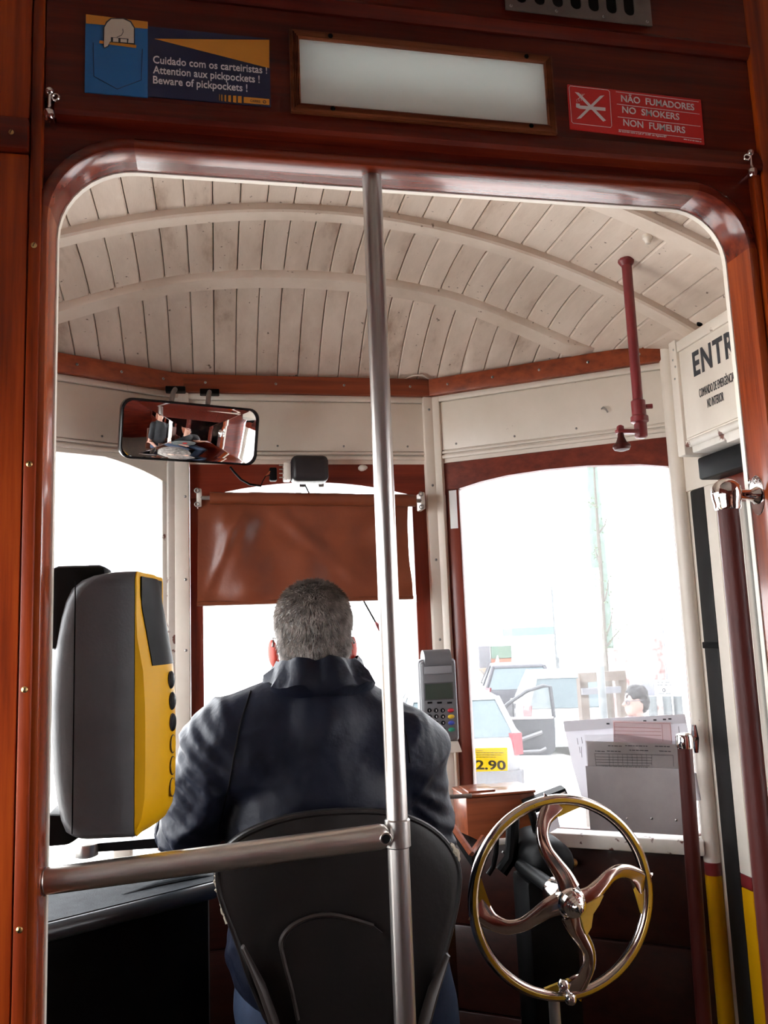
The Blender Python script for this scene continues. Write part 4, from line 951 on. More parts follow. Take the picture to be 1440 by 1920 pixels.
obj('arm', MB().loft([[V((k0.x+.015,1.893,k0.z-.006)),V((k0.x+.015,1.907,k0.z-.006)),V((k0.x+.015,1.907,k0.z+.011)),V((k0.x+.015,1.893,k0.z+.011))],[V((-.07,1.915,k0.z-.016)),V((-.07,1.945,k0.z-.016)),V((-.07,1.945,k0.z+.006)),V((-.07,1.915,k0.z+.006))]]), MAT['blackgloss'], lv)
obj('pivot', MB().cyl((-.065,1.93,.798),(-.065,1.93,k0.z+.012),.030), MAT['black'], lv)
c = aY(232,1600,2.03); one('console_switch', MB().box(c.x-.02,c.x+.02,2.00,2.035,.7985,.86,.004), MAT['cream'], 'pale switch box standing on the console behind the controller lever', 'switch')
one('console_cable', MB().tube([V(p) for p in ((-.36,1.985,.8045),(-.28,1.99,.8045),(-.22,2.01,.8045),(-.19,2.03,.8045))], .006, 8), MAT['black'], 'black cable lying along the back of the console', 'cable')

# ================================================================ DRIVER SEAT
ds = thing('driver_chair', 'black vinyl driver seat with a worn rounded backrest', 'seat', (.21,1.62,0))
ou = [(404,1650),(412,1612),(440,1578),(490,1550),(560,1528),(650,1519),(740,1523),(800,1545),(845,1582),(871,1632),(868,1690),(850,1760),(822,1850),(785,1945),(700,1995),(600,1995),(515,1950),(470,1850),(440,1760),(414,1700)]
def sm(pts, it=2):
    for _ in range(it):
        q = []
        for i in range(len(pts)):
            a, b = V(pts[i]), V(pts[(i+1)%len(pts)]); q += [a*.75+b*.25, a*.25+b*.75]
        pts = q
    return pts
out3 = sm([(aY(x,y,1.50).x, aY(x,y,1.50).z) for x, y in ou]); cen = V((.212,.80))
def seat_ring(k, y):
    r = []
    for p in out3:
        q = cen+(p-cen)*k; bow = .26*(q.x-cen.x)**2*2
        r.append(V((q.x, y+bow, q.y)))
    return r
obj('backrest', MB().loft([seat_ring(.05,1.498),seat_ring(.6,1.494),seat_ring(.9,1.492),seat_ring(.975,1.497),seat_ring(1.0,1.508),seat_ring(1.0,1.530),seat_ring(.97,1.545),seat_ring(.8,1.553),seat_ring(.05,1.553)]), MAT['vinyl'], ds)
pr = seat_ring(.992, 1.500); obj('piping', MB().tube(pr+[pr[0]], .0055, 8, cap=False), MAT['vinyl'], ds)
def torn(i0, i1, r, wob):
    pts = []; rs = []
    for i in range(i0, i1):
        for t in (0,.33,.66):
            p = lerp(pr[i%len(pr)], pr[(i+1)%len(pr)], t); d_ = (p-V((cen.x,p.y,cen.y))).normalized()
            pts.append(p+d_*(.004+random.uniform(-wob,wob))); rs.append(r*random.uniform(.6,1.3))
    return MB().tube(pts, rs, 6)
nn = len(pr)
li = [i for i, p in enumerate(pr) if p.x < .02 and p.z < .905 and p.z > .80]; ri = [i for i, p in enumerate(pr) if p.x > .405 and .88 < p.z < .93]
def runs(idx):
    s_ = set(idx); st_ = [i for i in idx if (i-1)%nn not in s_][0]; n_ = 0
    while (st_+n_)%nn in s_: n_ += 1
    return st_, st_+n_
obj('torn_edge', torn(*runs(li), .0035, .002), MAT['foam'], ds)
obj('torn_edge', torn(*runs(ri), .0060, .002), MAT['foam'], ds)
obj('cushion', MB().box(.02,.405,1.565,1.93,.37,.445,.03,3), MAT['vinyl'], ds)
for sx_, pxs in ((1,((455,1775),(490,1850),(515,1920))),(1,((840,1790),(812,1860),(795,1920)))):
    pts = [aY(x,y,1.485) for x, y in pxs]; pts = pts+[V((pts[-1].x*.6+.085,1.53,.40)), V((.212,1.70,.36))]
    obj('support_arm', MB().tube(pts, [.010,.022,.024,.024,.02], 10, flat=.35), MAT['seatmetal'], ds)
kp = ((700,1735),(620,1715),(560,1728),(528,1760),(532,1800),(548,1860),(560,1920)); pts = []
for i in range(len(kp)-1):
    for k in range(5):
        t = k/5; g_ = [kp[max(i-1,0)],kp[i],kp[i+1],kp[min(i+2,len(kp)-1)]]
        pts.append(aY(*[.5*(2*g_[1][j]+(g_[2][j]-g_[0][j])*t+(2*g_[0][j]-5*g_[1][j]+4*g_[2][j]-g_[3][j])*t*t+(3*g_[1][j]-g_[0][j]-3*g_[2][j]+g_[3][j])*t**3) for j in (0,1)], 1.488))
obj('back_plate_edge', MB().tube(pts, .004, 6), MAT['seatmetal'], ds)
bp = [V((q_.x,1.489,q_.y)) for q_ in sm([(aY(x,y,1.489).x,aY(x,y,1.489).z) for x, y in ((740,1740),(620,1718),(562,1730),(531,1762),(535,1800),(550,1860),(562,1960),(740,1960))])]
obj('back_plate', MB().prism(bp, (0,.004,0)), MAT['vinyl'], ds)
obj('pedestal', MB().cyl((.212,1.72,.03),(.212,1.72,.38),.035), MAT['black'], ds); obj('base', MB().cyl((.212,1.72,0),(.212,1.72,.03),.16,.12,24), MAT['black'], ds)
# ================================================================ DRIVER
from mathutils.bvhtree import BVHTree
drv = thing('person', 'grey-haired driver in a dark navy jacket and glasses, seated with back to us', 'person', (.2,1.72,.53))
c_ = lambda a, b, r0, r1: ('c', V(a), V(b), r0, r1)
e_ = lambda c, s, rot=None: ('e', V(c), s, rot)
HX = .195
heads = [e_((HX,1.722,1.320),(.0775,.096,.081)), e_((HX,1.716,1.280),(.0725,.088,.078)), e_((HX,1.775,1.240),(.056,.062,.074)), e_((HX,1.79,1.275),(.060,.040,.070))]
body = heads+[c_((HX,1.825,1.285),(HX,1.838,1.258),.009,.014), e_((HX,1.812,1.222),(.026,.014,.009)), e_((HX,1.808,1.178),(.03,.022,.02)),
    c_((.2,1.70,1.10),(.197,1.715,1.24),.062,.058), c_((.2,1.71,.70),(.2,1.71,1.05),.09,.095), c_((.2,1.70,1.06),(.03,1.69,1.06),.06,.045), c_((.2,1.70,1.06),(.36,1.69,1.04),.06,.045),
    c_((.03,1.69,1.06),(-.045,1.70,.945),.052,.042), c_((-.045,1.70,.945),(-.088,1.865,.895),.040,.028), c_((.36,1.69,1.04),(.405,1.71,.87),.052,.042), c_((.405,1.71,.87),(.450,1.86,.692),.040,.028),
    c_((.13,1.70,.60),(.12,2.06,.585),.08,.055), c_((.27,1.70,.60),(.445,2.00,.585),.08,.055), c_((.12,2.06,.585),(.12,2.04,.10),.052,.036), c_((.445,2.00,.585),(.505,1.95,.10),.052,.036), c_((.2,1.70,.62),(.2,1.70,.75),.13,.12),
    c_((.12,2.03,.06),(.11,2.16,.045),.036,.03), c_((.505,1.94,.06),(.535,2.07,.045),.036,.03)]
# left hand closed over the controller lever
body += [e_((-.097,1.900,.893),(.040,.042,.0145)), c_((-.088,1.865,.895),(-.096,1.89,.893),.027,.022)]
for i, x in enumerate((-.127,-.109,-.091,-.074)):
    dl = (0,.006,.004,-.004)[i]; body += [c_((x,1.925,.894),(x,1.956+dl,.886),.0095,.009), c_((x,1.956+dl,.886),(x,1.962+dl,.862),.009,.0085), c_((x,1.962+dl,.862),(x,1.945,.846),.0085,.008)]
body += [c_((-.066,1.885,.890),(-.050,1.915,.876),.011,.0095), c_((-.050,1.915,.876),(-.060,1.940,.852),.0095,.0085)]
# right hand resting on the knee
body += [e_((0.446,1.915,.667),(.040,.045,.015)), c_((0.450,1.860,.692),(0.448,1.895,.672),.027,.022)]
for i, x in enumerate((.414,.434,.454,.472)):
    dl = (0,.010,.006,-.010)[i]; body += [c_((x,1.945,.668),(x,1.988+dl,.664),.0095,.009), c_((x,1.988+dl,.664),(x,2.020+dl,.645),.009,.008), c_((x,2.020+dl,.645),(x,2.034+dl,.622),.008,.0075)]
body += [c_((0.410,1.905,.668),(0.391,1.935,.660),.011,.0095), c_((0.391,1.935,.660),(0.386,1.965,.646),.0095,.0085)]
obj('body', blob(body, .0055, 3), MAT['skin'], drv, smooth=60)
for sx in (-1, 1):
    c = V((HX+sx*.0835, 1.735, 1.258)); rot = Matrix.Rotation(sx*math.radians(-24),3,'Z') @ Matrix.Rotation(math.radians(-10),3,'X')
    o = obj('ear', blob([e_(c,(.0075,.017,.029),rot), e_(c+V((-sx*.004,.004,-.012)),(.008,.012,.018),rot)], .0025, 4), MAT['ear'], drv, smooth=70)
    obj('eye', MB().sphere((HX+sx*.031,1.812,1.286),.0115), MAT['white'], drv); 
# jacket
jac = [c_((.2,1.70,1.165),(.010,1.69,1.088),.078,.086), c_((.2,1.70,1.165),(.372,1.69,1.052),.078,.086), e_((.203,1.70,.95),(.192,.135,.24)), e_((.206,1.70,.72),(.196,.148,.20)), c_((.2,1.70,1.10),(.2,1.71,1.18),.12,.09),
    c_((.010,1.69,1.088),(-.048,1.70,.95),.084,.064), c_((-.048,1.70,.95),(-.082,1.845,.900),.064,.047), c_((.372,1.69,1.052),(.408,1.71,.875),.082,.066), c_((.408,1.71,.875),(.448,1.84,.712),.064,.047),
    c_((.06,1.69,1.07),(.35,1.69,1.05),.10,.10)]
jm = blob(jac, .009, 10)
def folds(p, n):
    v = .0055*noise.noise(p*6+V((3,1,7)))
    arm = max(0, min(1, (.05-p.x)/.05), min(1, (p.x-.345)/.04))
    r1 = 1-abs(noise.noise(V((p.x*7+p.z*9, p.y*7, p.z*7-p.x*8))+V((1.7,.3,4))))
    r2 = 1-abs(noise.noise(V((p.x*13, p.y*9, p.z*15))+V((9,2,1))))
    v += .012*(r1**4-.35)*(.35+.65*arm)+.005*(r2**5-.3)*(.4+.6*arm)
    msk = max(0, noise.noise(p*5+V((2,8,1)))+.25)*arm
    v += .0055*msk*math.sin((p.z*1.0+p.x*.75-p.y*.45)*165+3*noise.noise(p*6))
    if p.z > 1.13: v *= .7
    return v
displace(jm, folds)
jo = obj('jacket', jm, MAT['jacket'], drv, smooth=80)
sub = jo.modifiers.new('s', 'SUBSURF'); sub.levels = 1; sub.render_levels = 1
wmesh = jo.data; L0 = WL[drv.name]
bvh = BVHTree.FromPolygons([v.co+L0 for v in wmesh.vertices], [tuple(p.vertices) for p in wmesh.polygons])
def drape(name, pts, r, mat, par, lift=.0005):
    out = []
    for (xa, ya), (xb, yb) in zip(pts, pts[1:]):
        for k in range(6):
            h = bvh.ray_cast(CAM, ray(lerp(xa,xb,k/6), lerp(ya,yb,k/6)).normalized())
            if h[0]: out.append(h[0]+h[1]*lift)
    return obj(name, MB().tube(out, r, 6), MAT[mat], par) if len(out) > 2 else None
drape('seam', [(470,1296),(452,1350),(440,1410),(430,1470),(418,1520),(409,1560)], .0016, 'black', jo)
drape('seam', [(745,1325),(762,1380),(770,1440)], .0016, 'black', jo)
drape('seam', [(505,1282),(560,1300),(640,1300),(700,1290)], .0014, 'black', jo)
# collar: standing band with a turned-down flap
def ringc(rx, ry, z, wob=0.0, k0=25, k1=335, n=36, tilt=0.0):
    out = []
    for i in range(n+1):
        a = math.radians(lerp(k0,k1,i/n)+90); q = .004*noise.noise(V((math.cos(a)*3,math.sin(a)*3,z*20)))*wob
        out.append(V((.199+(rx+q)*math.cos(a), 1.703+(ry+q)*math.sin(a), z+tilt*math.sin(a)+q)))
    return out
rg = [ringc(.088,.082,1.150,1,tilt=-.01), ringc(.083,.078,1.20,1,tilt=-.008), ringc(.079,.076,1.236,2,tilt=-.004), ringc(.084,.080,1.243,3,tilt=-.004), ringc(.093,.088,1.232,4,tilt=-.006), ringc(.105,.097,1.208,5,tilt=-.008), ringc(.117,.106,1.180,6,tilt=-.010), ringc(.112,.102,1.174,6,tilt=-.010), ringc(.095,.090,1.160,2,tilt=-.01)]
obj('collar', MB().loft([list(r) for r in zip(*rg)], closed=True), MAT['jacket'], jo, smooth=60)
for z0_, r_ in ((.900,.050),):
    obj('cuff', MB().torus(V((-.0835,1.85,.898)), V((-.035,.15,-.05)), .040, .010, 24, 8), MAT['jacket'], jo)
    obj('cuff', MB().torus(V((.447,1.842,.712)), V((.045,.15,-.17)), .040, .010, 24, 8), MAT['jacket'], jo)
tro = [c_((.2,1.70,.60),(.2,1.70,.70),.15,.14), c_((.12,1.70,.60),(.115,2.06,.588),.10,.078), c_((.28,1.70,.60),(.445,2.00,.588),.10,.078), c_((.115,2.06,.585),(.12,2.04,.13),.072,.06), c_((.445,2.00,.585),(.505,1.95,.13),.072,.06)]
obj('trousers', displace(blob(tro, .011, 8), lambda p, n: .005*noise.noise(p*11)), MAT['trousers'], drv, smooth=80)
for pts in (((.12,2.02,.05),(.105,2.20,.04)), ((.505,1.93,.05),(.54,2.10,.04))):
    obj('shoe', blob([c_(pts[0],pts[1],.050,.042), c_(V(pts[0])+V((0,-.03,0)),V(pts[0])+V((0,0,.05)),.045,.048)], .009, 5), MAT['shoe'], drv)
# short grey hair
cap = blob([e_((HX,1.722,1.320),(.0800,.099,.0835)), e_((HX,1.715,1.280),(.0752,.0905,.080))], .006, 3)
bm_ = bmesh.new(); bm_.from_mesh(cap)
def bald(p):
    yy = p.y-1.722
    if p.z < 1.222: return True
    if yy > .055 and p.z < 1.352: return True
    if yy > .035 and p.z < 1.285: return True
    return yy > .004 and p.z < 1.265
bmesh.ops.delete(bm_, geom=[f for f in bm_.faces if bald(f.calc_center_median())], context='FACES')
bm_.to_mesh(cap); bm_.free()
tris = [(p.center.copy(), p.normal.copy(), [cap.vertices[i].co.copy() for i in p.vertices]) for p in cap.polygons]
obj('hair', cap, MAT['hair'], drv, smooth=80)
mb = MB(); rr = random.Random(3)
vv = []; ff = []
for _ in range(15000):
    c, n, vs4 = tris[rr.randrange(len(tris))]
    u, v = rr.random(), rr.random(); p = lerp(lerp(vs4[0],vs4[1],u), lerp(vs4[3%len(vs4)],vs4[2],u), v)
    d = V((0,-.1,-1))*(.9 if n.z < .6 else .3)+V((n.x*.2,-.5 if n.z > .5 else 0,0)); d = d-n*d.dot(n); d = d.normalized() if d.length > 1e-4 else V((1,0,0))
    d = (d+n*rr.uniform(.35,.9)+V((rr.uniform(-.35,.35),rr.uniform(-.35,.35),rr.uniform(-.2,.2)))).normalized()
    s_ = n.cross(d).normalized()*.0009; L_ = rr.uniform(.008,.017); up = n*.0007; i0 = len(vv)
    p = p-n*.001; vv += [p+s_, p-s_, p+up, p+d*L_]; ff += [(i0,i0+1,i0+3),(i0+1,i0+2,i0+3),(i0+2,i0,i0+3)]
me = bpy.data.meshes.new('strands'); me.from_pydata(vv, [], ff)
so = obj('hair_strands', me, MAT['hairlight'], drv, smooth=0); so['kind'] = 'stuff'
# glasses
gl = obj('glasses', MB().tube([(HX-.082,1.735,1.284),(HX-.080,1.80,1.288),(HX-.066,1.828,1.287)], .0018, 6).tube([(HX+.082,1.735,1.284),(HX+.080,1.80,1.288),(HX+.066,1.828,1.287)], .0018, 6).tube([(HX-.082,1.735,1.284),(HX-.084,1.722,1.272)], .0022, 6).tube([(HX+.082,1.735,1.284),(HX+.084,1.722,1.272)], .0022, 6).torus((HX-.034,1.838,1.283),(0,1,0),.025,.0016,24,6).torus((HX+.034,1.838,1.283),(0,1,0),.025,.0016,24,6).tube([(HX-.009,1.840,1.287),(HX+.009,1.840,1.287)],.0016,6), MAT['steel'], drv)
for sx in (-1,1): obj('lens', MB().cyl((HX+sx*.034,1.8375,1.283),(HX+sx*.034,1.8388,1.283),.0245), MAT['glass'], gl)

# ================================================================ PASSENGERS BEHIND THE CAMERA (seen in the mirror)
MAT['shirtblack'] = pm('shirtblack', (.012,.012,.014), .8, 0, (.02,.02,.022), 20); MAT['hairred'] = pm('hairred', (.16,.035,.014), .5, 0, (.26,.07,.03), 40)
MAT['denim'] = pm('denim', (.03,.045,.08), .8); MAT['bag'] = pm('bag', (.13,.14,.13), .8, 0, (.17,.18,.17), 30); MAT['bench'] = pm('bench', (.11,.03,.014), .5)
def passenger(x, y, z, label, shirt, hands):
    o = thing('person', label, 'person', (x,y,z)); b = V((x,y,z))
    def q(a): return b+V(a)
    hd = [e_(q((0,.02,.80)),(.074,.092,.10)), e_(q((0,.05,.745)),(.055,.06,.07))]
    bd = hd+[c_(q((0,0,.52)),q((0,.01,.74)),.055,.05), c_(q((0,0,.12)),q((0,0,.48)),.12,.13), c_(q((-.10,.02,.05)),q((-.11,.42,.06)),.075,.055), c_(q((.10,.02,.05)),q((.11,.42,.06)),.075,.055),
        c_(q((-.11,.42,.06)),q((-.11,.40,-.36)),.05,.036), c_(q((.11,.42,.06)),q((.11,.40,-.36)),.05,.036), c_(q((-.11,.38,-.40)),q((-.12,.52,-.41)),.035,.03), c_(q((.11,.38,-.40)),q((.12,.52,-.41)),.035,.03), c_(q((0,.085,.80)),q((0,.115,.765)),.010,.014)]
    for sx, (el, wr) in zip((-1,1), hands):
        bd += [c_(q((sx*.165,0,.50)),q(el),.05,.040), c_(q(el),q(wr),.040,.027)]
        w_ = q(wr); d = (w_-q(el)).normalized(); s_ = d.cross(V((0,0,1))).normalized()
        bd += [e_(w_+d*.045,(.036,.036,.016))]
        for k in range(4): a = w_+d*.075+s_*(-.027+.018*k); bd += [c_(a,a+d*.035,.009,.0085), c_(a+d*.035,a+d*.055+V((0,0,-.018)),.0085,.0075)]
        a = w_+d*.03-s_*sx*.034; bd += [c_(a,a+d*.032-s_*sx*.012,.011,.009)]
    obj('body', blob(bd, .008, 3), MAT['skin'], o, smooth=70)
    top = [c_(q((0,0,.10)),q((0,0,.47)),.14,.145), c_(q((-.165,0,.50)),q((.165,0,.50)),.068,.068), c_(q((0,0,.50)),q((0,0,.58)),.10,.065)]
    for sx, (el, wr) in zip((-1,1), hands): top.append(c_(q((sx*.165,0,.50)), lerp(q((sx*.165,0,.50)),q(el),.55), .066, .060))
    obj('shirt', displace(blob(top, .011, 8), lambda p, n: .005*noise.noise(p*10)), MAT[shirt], o, smooth=80)
    tr_ = [c_(q((0,0,.06)),q((0,0,.14)),.145,.14), c_(q((-.10,.02,.05)),q((-.11,.42,.06)),.092,.07), c_(q((.10,.02,.05)),q((.11,.42,.06)),.092,.07), c_(q((-.11,.42,.06)),q((-.11,.40,-.34)),.065,.055), c_(q((.11,.42,.06)),q((.11,.40,-.34)),.065,.055)]
    obj('trousers', blob(tr_, .012, 8), MAT['denim'], o, smooth=80)
    hr_ = blob([e_(q((0,.012,.815)),(.086,.100,.105)), e_(q((0,-.035,.74)),(.085,.06,.11))], .008, 5)
    bm2 = bmesh.new(); bm2.from_mesh(hr_); bmesh.ops.delete(bm2, geom=[f for f in bm2.faces if (lambda p: p.y > y+.055 and p.z < z+.838)(f.calc_center_median())], context='FACES'); bm2.to_mesh(hr_); bm2.free()
    obj('hair', hr_, MAT['hairred'], o, smooth=80)
    for sx in (-1,1): obj('sunglass_lens', MB().sphere(q((sx*.034,.100,.800)), 1, (.027,.010,.021), 14, 8), MAT['black'], o)
    obj('sunglass_bridge', MB().tube([q((-.075,.03,.805)),q((-.06,.10,.808)),q((0,.112,.808)),q((.06,.10,.808)),q((.075,.03,.805))], .003, 6), MAT['blackgloss'], o)
    return o
PX, PY, PZ = .98, .30, .53
passenger(PX, PY, PZ, 'red-haired person in black T-shirt and sunglasses reflected in the middle of the mirror', 'shirtblack', (((-.25,.02,.24),(-.12,.26,.20)), ((.20,.10,.26),(.16,.30,.40))))
passenger(.80, -.62, PZ, 'red-haired person in dark clothes reflected near the left end of the mirror', 'shirtblack', (((-.24,.02,.22),(-.12,.26,.14)), ((.24,.06,.22),(.12,.26,.14))))
bgx = V((PX-.05, PY+.24, PZ+.15))
bgt = thing('shoulder_bag', 'grey shoulder bag with a red emblem on the lap of the person in the mirror', 'bag', bgx)
obj('bag_body', blob([e_(bgx+V((0,0,.10)),(.15,.06,.11)), e_(bgx+V((0,0,.05)),(.14,.065,.07))], .012, 6), MAT['bag'], bgt, smooth=70)
obj('emblem', MB().cyl(bgx+V((-.02,.050,.125)), bgx+V((-.02,.066,.125)), .028), MAT['signred'], bgt)
obj('strap', MB().tube([bgx+V((-.13,0,.12)), bgx+V((-.10,-.08,.30)), bgx+V((.03,-.09,.40)), bgx+V((.14,-.14,.46))], .012, 6, flat=.3), MAT['black'], bgt)
hp0 = V((PX+.16,PY+.39,PZ+.47))
one('folded_map', MB().hexa([hp0+V(q) for q in ((-.06,.0,-.05),(.03,.02,-.09),(.03,.026,-.09),(-.06,.006,-.05),(-.02,.0,.05),(.07,.02,.02),(.07,.026,.02),(-.02,.006,.05))]), MAT['paper'], 'folded white map held by the person in the mirror', 'map')
for by, lab in ((.30,'wooden bench under the person in the middle of the mirror'),(-.62,'wooden bench under the person near the left end of the mirror')):
    bn = thing('bench', lab, 'bench', (.95,by,0))
    obj('seat', MB().box(.56,1.28,by-.16,by+.22,.39,.442,.015), MAT['bench'], bn); obj('backrest', MB().box(.56,1.28,by-.205,by-.17,.45,.95,.015), MAT['bench'], bn)
    for x in (.62,1.22): obj('leg', MB().box(x-.02,x+.02,by-.15,by+.15,0,.392), MAT['black'], bn)
# ================================================================ STREET OUTSIDE
GZ = -1.15
MAT['road'] = pm('road', (.58,.56,.53), .8, 0, (.66,.64,.61), 2); MAT['pave'] = pm('pave', (.55,.54,.52), .85, 0, (.62,.61,.59), 3)
MAT['facade'] = pm('facade', (.74,.73,.73), .85, 0, (.80,.79,.79), .6); MAT['winpane'] = pm('winpane', (0.1105,0.1105,0.1300), .6); MAT['winframe'] = pm('winframe', (.66,.66,.68), .6)
MAT['teal'] = pm('teal', (0.0553,0.0975,0.0943), .7); MAT['shopgreen'] = pm('shopgreen', (0.0280,0.0560,0.0385), .6); MAT['shoporange'] = pm('shoporange', (0.1125,0.0300,0.0105), .6); MAT['peach'] = pm('peach', (0.1050,0.0770,0.0525), .8)
MAT['concrete'] = pm('concrete', (0.0490,0.0490,0.0560), .8); MAT['bark'] = pm('bark', (0.0300,0.0252,0.0204), .9, 0, (0.0450,0.0384,0.0312), 30); MAT['stake'] = pm('stake', (0.0348,0.0252,0.0198), .9, 0, (0.0510,0.0384,0.0312), 20)
MAT['leafpale'] = pm('leafpale', (0.0420,0.0630,0.0300), .7, trans=.4); MAT['cypress'] = pm('cypress', (0.0403,0.0620,0.0496), .8, 0, (0.0620,0.0868,0.0744), 8); MAT['poster'] = pm('poster', (0.0780,0.0390,0.0358), .8, 0, (0.1950,0.1755,0.1690), 5, lo=.4, hi=.6)
MAT['greypost'] = pm('greypost', (0.0420,0.0480,0.0510), .6)
def ground(name, x0, x1, y0, y1, z0, z1, mat, lab): return struct(name, MB().box(x0,x1,y0,y1,z0,z1), MAT[mat], lab)
ground('ground_road', -40, 60, -30, 60, GZ-.2, GZ, 'road', 'pale paved street around the tram')
ground('ground_pavement', 3.2, 6.0, 4, 60, GZ, GZ+.12, 'pave', 'raised pavement along the right of the street')
def house(name, x0, x1, y0, y1, h, label, cols, rows, face, zoff=1.2):
    o = thing(name, label, 'building', ((x0+x1)/2,(y0+y1)/2,GZ))
    obj('wall', MB().box(x0,x1,y0,y1,GZ,GZ+h), MAT['facade'], o)
    obj('cornice', MB().box(x0-.2,x1+.2,y0-.2,y1+.2,GZ+h,GZ+h+.35), MAT['winframe'], o)
    for i in range(cols):
        for j in range(rows):
            zc = GZ+zoff+j*3.1
            if face == 'y':
                xc = lerp(x0,x1,(i+.5)/cols); f = obj('window', MB().box(xc-.62,xc+.62,y0-.08,y0+.05,zc-.1,zc+1.8), MAT['winframe'], o); obj('pane', MB().box(xc-.5,xc+.5,y0-.10,y0-.08,zc,zc+1.7), MAT['winpane'], f)
                obj('balcony', MB().box(xc-.85,xc+.85,y0-.5,y0,zc-.25,zc-.12), MAT['winframe'], o)
            else:
                yc = lerp(y0,y1,(i+.5)/cols); xf = x0 if face == 'x-' else x1; s_ = -1 if face == 'x-' else 1
                f = obj('window', MB().box(min(xf,xf+s_*.08),max(xf,xf+s_*.08),yc-.62,yc+.62,zc-.1,zc+1.8), MAT['winframe'], o); obj('pane', MB().box(min(xf+s_*.08,xf+s_*.1),max(xf+s_*.08,xf+s_*.1),yc-.5,yc+.5,zc,zc+1.7), MAT['winpane'], f)
house('apartment_house', -14, 3.5, 40, 48, 11, 'white apartment house at the end of the street behind the driver', 5, 4, 'y')
house('corner_house', 6, 24, 26, 34, 12, 'white house with balconies seen through the right window', 5, 3, 'y', 4.0)
house('side_house', 8.5, 14, -8, 17, 11, 'pale house along the right side of the street beyond the door pane', 7, 3, 'x-', .9)
def bar(px0, py0, px1, py1, Y, mat, depth=.05, **k): a, b = aY(px0,py0,Y), aY(px1,py1,Y); return MB().box(min(a.x,b.x),max(a.x,b.x),Y,Y+depth,min(a.z,b.z),max(a.z,b.z))
one('shop_awning', bar(960,1178,1125,1186,25,'teal',.9), MAT['teal'], 'long thin teal awning edge across the far shop fronts', 'awning')
one('market_awning', bar(1188,1262,1272,1272,18.5,'teal',1.2), MAT['teal'], 'low teal awning behind the pedestrian', 'awning')
ss = thing('shop_sign', 'grey, green and orange shop sign beyond the parked cars', 'sign', aY(930,1250,25.5))
obj('grey_field', bar(898,1212,921,1252,25.5,'',.1), MAT['concrete'], ss); obj('green_field', bar(921,1212,960,1234,25.5,'',.1), MAT['shopgreen'], ss); obj('orange_field', bar(921,1235,960,1249,25.5,'',.1), MAT['shoporange'], ss)
p = aY(931,1240,19.95); obj('white_flame', MB().prism([aY(x,y,25.48) for x, y in ((928,1247),(930,1236),(932,1229),(935,1238),(934,1247))], (0,-.05,0)), MAT['white'], ss)
rm = thing('ramp_wall', 'peach coloured sloping ramp wall below the shop sign', 'wall', aY(925,1290,25))
obj('slope', MB().prism([aY(x,y,25) for x, y in ((901,1254),(958,1250),(958,1294),(930,1290))], (0,.3,0)), MAT['peach'], rm)
obj('handrail', MB().tube([aY(902,1256,24.9), aY(929,1289,24.9)], .02, 6), MAT['concrete'], rm)
# sapling with stakes
def branchy(o, pts, r0, r1): obj('branch', MB().tube([aY(x,y,Y_) for x, y, Y_ in pts], [lerp(r0,r1,i/(len(pts)-1)) for i in range(len(pts))], 7), MAT['bark'], o)
YTR = 9.0
tb_ = aY(1139,1345,YTR); sp = thing('sapling', 'thin young street tree with sparse pale leaves and wooden stakes around it', 'tree', (tb_.x,YTR,GZ))
tpts = [V((tb_.x,YTR,GZ))]+[aY(x,y,YTR) for x, y in ((1138,1300),(1134,1220),(1130,1140),(1126,1060),(1120,980),(1115,900),(1112,830))]
obj('trunk', MB().tube(tpts, [.045,.038,.033,.028,.024,.018,.012,.007], 8), MAT['bark'], sp)
brs = [((1135,1215),(1150,1195),(1170,1172)), ((1133,1200),(1145,1170),(1150,1130)), ((1130,1140),(1138,1110),(1142,1080)), ((1126,1060),(1118,1040),(1115,1020)), ((1122,1000),(1134,985),(1140,960)), ((1118,950),(1110,945),(1100,942)), ((1128,1100),(1122,1085),(1118,1078)), ((1134,1225),(1126,1210),(1121,1198))]
for b in brs: branchy(sp, [(x,y,YTR+.1*i) for i, (x,y) in enumerate(b)], .014, .004)
vv, ff = [], []; rr = random.Random(5)
for b in brs:
    for _ in range(26):
        t = rr.random(); i = 0 if t < .5 else 1; a = lerp(V((*b[i],0)), V((*b[i+1],0)), (t*2)%1); p = aY(a.x+rr.uniform(-9,9), a.y+rr.uniform(-12,12), YTR+rr.uniform(-.3,.3))
        u = V((rr.uniform(-1,1),rr.uniform(-1,1),rr.uniform(-1,1))).normalized(); w_ = u.cross(V((rr.uniform(-1,1),.3,.5))).normalized(); s_ = rr.uniform(.012,.022); i0 = len(vv)
        vv += [p-u*s_, p+w_*s_*.5, p+u*s_, p-w_*s_*.5]; ff.append((i0,i0+1,i0+2,i0+3))
me = bpy.data.meshes.new('leaves'); me.from_pydata(vv, [], ff); lo_ = obj('leaves', me, MAT['leafpale'], sp, smooth=0); lo_['kind'] = 'stuff'
def stake(px, Y_, ytop=1268):
    t = aY(px, ytop, Y_); return MB().box(t.x-.045,t.x+.045,Y_-.045,Y_+.045,GZ,t.z)
for px, Y_, lab in ((1091,8.4,'leftmost brown wooden stake by the sapling'),(1163,8.4,'brown wooden stake right of the sapling'),(1138,9.4,'brown wooden stake behind the sapling trunk')):
    one('tree_stake', stake(px,Y_,1272), MAT['stake'], lab, 'stake', 'tree stakes')
one('stake_rail', MB().obox((aY(1085,1271,8.33)+aY(1172,1266,8.33))/2, (aY(1172,1266,8.33)-aY(1085,1271,8.33)), (0,1,0), (0,0,1), (aY(1172,1266,8.33)-aY(1085,1271,8.33)).length/2, .02, .05), MAT['stake'], 'upper pale cross rail joining the tree stakes', 'rail')
one('stake_rail', bar(1092,1291,1165,1299,8.316,'',.04), MAT['concrete'], 'lower dark cross rail joining the tree stakes', 'rail')
